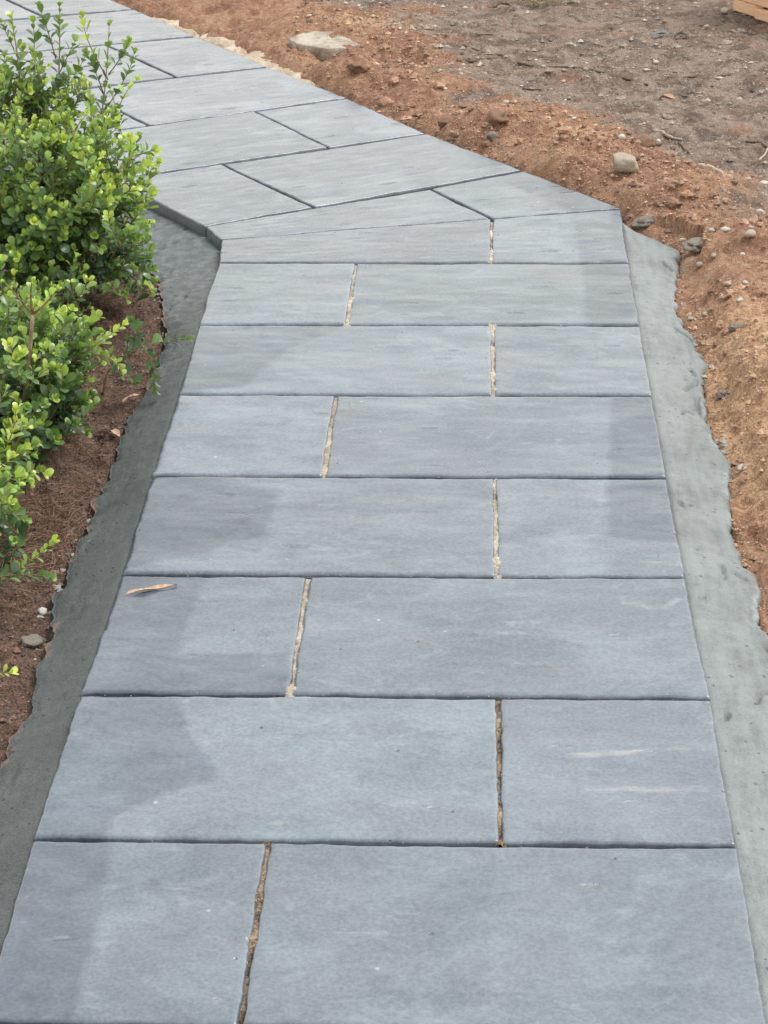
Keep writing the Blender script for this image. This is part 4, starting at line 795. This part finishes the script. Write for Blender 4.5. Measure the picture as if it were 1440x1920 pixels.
for t in ((-0.313, 0.22, 0.176), (-0.383, 0.22, 0.226), (-0.459, 0.22, 0.263), (-0.42, 0.18, 0.2)): c.main.append((c.curve([(-0.46, 0.20, -0.06), ((-0.46+t[0])/2-0.01, 0.2, 0.06), t], 12), [0.006-0.0003*i for i in range(12)]))
c.dome(110, (-0.44, 0.22, 0.20), (0.15, 0.14, 0.20), 0.02, 0.023, lambda p, k: 0.22+0.3*c.r.random())
c.dome(60, (-0.43, 0.20, 0.32), (0.12, 0.10, 0.13), 0.2, 0.024, lambda p, k: 0.25+0.4*c.r.random())
c.build()
# main rounded shrub
b = Shrub('small_leaved_shrub', 'middle shrub, dense and rounded with bright yellow-green tips', (-0.34, -0.18, -0.05), 5, GRP)
for t in ((-0.30, -0.16, 0.18), (-0.40, -0.22, 0.2), (-0.28, -0.26, 0.15), (-0.36, -0.10, 0.2), (-0.24, -0.20, 0.12)): b.main.append((b.curve([(-0.34, -0.18, -0.06), ((-0.34+t[0])/2, (-0.18+t[1])/2, 0.08), t], 12), [0.007-0.0004*i for i in range(12)]))
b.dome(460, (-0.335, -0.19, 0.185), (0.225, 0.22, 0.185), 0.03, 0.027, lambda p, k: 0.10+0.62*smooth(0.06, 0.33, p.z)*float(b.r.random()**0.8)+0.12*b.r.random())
b.dome(70, (-0.43, -0.05, 0.16), (0.22, 0.22, 0.15), 0.04, 0.021, lambda p, k: 0.18+0.3*b.r.random())
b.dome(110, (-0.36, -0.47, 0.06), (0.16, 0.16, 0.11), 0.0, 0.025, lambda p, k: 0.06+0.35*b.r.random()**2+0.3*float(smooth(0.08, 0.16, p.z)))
for p, a in (([(-0.237, -0.2, 0.096), (-0.167, -0.2, 0.131), (-0.123, -0.2, 0.155)], .5), ([(-0.257, -0.2, 0.143), (-0.174, -0.2, 0.202), (-0.141, -0.2, 0.239)], .5), ([(-0.261, -0.2, 0.259), (-0.211, -0.2, 0.34), (-0.18, -0.2, 0.376)], .55), ([(-0.218, -0.35, 0.04), (-0.178, -0.35, 0.058), (-0.156, -0.35, 0.04)], .5), ([(-0.213, -0.32, 0.018), (-0.138, -0.32, 0.059), (-0.107, -0.32, 0.048)], .5)): b.sprig(p, a, 0.024, 0.0015)
for i in range(26):        # upright shoots standing clear of the clipped mass
    x0, y0 = b.r.uniform(-0.50, -0.18), b.r.uniform(-0.36, 0.0); h0 = 0.27+0.06*b.r.random()-0.9*(x0+0.34)**2-0.5*(y0+0.18)**2; L = b.r.uniform(.06, .13)
    b.sprig([(x0, y0, h0), (x0+b.r.gauss(0, .012), y0+b.r.gauss(0, .012), h0+L*0.5), (x0+b.r.gauss(0.008, .025), y0+b.r.gauss(0, .02), h0+L)], b.r.uniform(.2, .6), 0.023, 0.0014, 0.1, 0.35, dens=0.75)
b.build()
# low sprig over the mortar
d = Shrub('low_sprig', 'small dark sprig reaching low over the dark mortar strip', (-0.165, -0.66, -0.05), 9, None); d.o['category'] = 'sprig'
d.main.append((d.curve([(-0.165, -0.66, -0.055), (-0.155, -0.69, -0.02), (-0.144, -0.72, 0.015)], 6), [0.0028]*6))
for p, a in (([(-0.144, -0.72, 0.015), (-0.081, -0.72, 0.065), (0.012, -0.72, 0.086)], .22), ([(-0.068, -0.75, 0.085), (-0.049, -0.77, 0.055), (-0.044, -0.78, 0.010)], .25), ([(-0.104, -0.7, 0.041), (-0.083, -0.7, 0.085), (-0.089, -0.7, 0.110)], .2), ([(-0.131, -0.7, 0.019), (-0.108, -0.7, 0.052), (-0.102, -0.7, 0.074)], .15), ([(-0.14, -0.72, 0.010), (-0.11, -0.74, 0.02), (-0.09, -0.75, 0.012)], .15)): d.sprig(p, a, 0.027, 0.0014, 0.1, 0.22, dens=0.8)
d.build()
# near shrub
a = Shrub('small_leaved_shrub', 'nearest shrub with a thick pale stem and leaning sprigs over the mulch', (-0.285, -1.02, -0.05), 13, GRP)
A1 = [[(-0.271, -1.05, -0.047), (-0.246, -1.05, 0.058), (-0.213, -1.05, 0.251)], [(-0.213, -1.05, 0.251), (-0.232, -1.05, 0.276), (-0.258, -1.05, 0.31)], [(-0.213, -1.05, 0.256), (-0.215, -1.05, 0.281), (-0.211, -1.05, 0.31)], [(-0.212, -1.05, 0.253), (-0.19, -1.05, 0.271), (-0.169, -1.05, 0.296)]]
a.main.append((a.curve(A1[0], 16), [0.0062-0.00018*i for i in range(16)]))
for p in A1[1:]: a.sprig(p, .5, 0.017, 0.0026, 0.45, .25, dens=0.55)
A2s = [[(-0.263, -0.95, 0.039), (-0.207, -0.95, 0.052), (-0.155, -0.95, 0.061)], [(-0.204, -0.95, 0.102), (-0.142, -0.95, 0.144), (-0.073, -0.95, 0.194)], [(-0.183, -0.95, 0.113), (-0.123, -0.95, 0.139), (-0.08, -0.95, 0.113)], [(-0.243, -0.95, 0.102), (-0.2, -0.95, 0.165), (-0.167, -0.95, 0.206)], [(-0.264, -0.95, 0.081), (-0.213, -0.95, 0.113), (-0.181, -0.95, 0.154)], [(-0.259, -0.95, 0.018), (-0.219, -0.95, 0.029), (-0.183, -0.95, 0.008)]]
for p, ag in zip(A2s, (.2, .62, .55, .3, .2, .15)): a.sprig(p, ag, 0.024, 0.0016, 0.15)
A3s = [[(-0.272, -1.35, 0.003), (-0.213, -1.35, 0.062), (-0.181, -1.35, 0.057)], [(-0.212, -1.62, -0.016), (-0.149, -1.62, 0.027), (-0.097, -1.62, 0.071)], [(-0.278, -1.3, 0.05), (-0.228, -1.3, 0.1), (-0.205, -1.3, 0.168)], [(-0.24, -1.5, 0.032), (-0.202, -1.5, 0.065), (-0.164, -1.5, 0.056)], [(-0.159, -2.0, 0.017), (-0.127, -2.0, 0.034), (-0.1, -2.0, 0.042)], [(-0.201, -1.66, 0.023), (-0.15, -1.66, 0.034), (-0.1, -1.66, 0.031)], [(-0.277, -1.25, 0.059), (-0.237, -1.25, 0.099), (-0.204, -1.25, 0.118)], [(-0.251, -1.45, 0.019), (-0.221, -1.45, 0.067), (-0.193, -1.45, 0.056)], [(-0.269, -1.35, 0.042), (-0.229, -1.35, 0.082), (-0.21, -1.35, 0.101)]]
for p, ag in zip(A3s, (.7, .55, .75, .3, .6, .15, .65, .45, .7)): a.sprig(p, ag, 0.023, 0.0016, 0.15)
for p in A3s:      # longer leaders that carry the low sprigs
    q = Vector(p[0]); a.stems.append((a.curve([(-0.32, q.y*0.55-1.02*0.45, -0.02), ((-0.32+q.x)/2, (q.y*0.8-1.02*0.2), q.z*0.6+0.01), p[0]], 10), [0.003-0.00014*i for i in range(10)]))
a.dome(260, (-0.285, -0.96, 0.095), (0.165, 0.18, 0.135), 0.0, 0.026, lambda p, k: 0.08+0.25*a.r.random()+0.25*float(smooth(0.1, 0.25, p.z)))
a.dome(70, (-0.27, -1.50, 0.05), (0.10, 0.16, 0.07), 0.0, 0.024, lambda p, k: 0.08+0.5*a.r.random()**1.5)
a.dome(90, (-0.30, -1.24, 0.07), (0.12, 0.18, 0.10), 0.0, 0.025, lambda p, k: 0.15+0.45*a.r.random())
a.build()
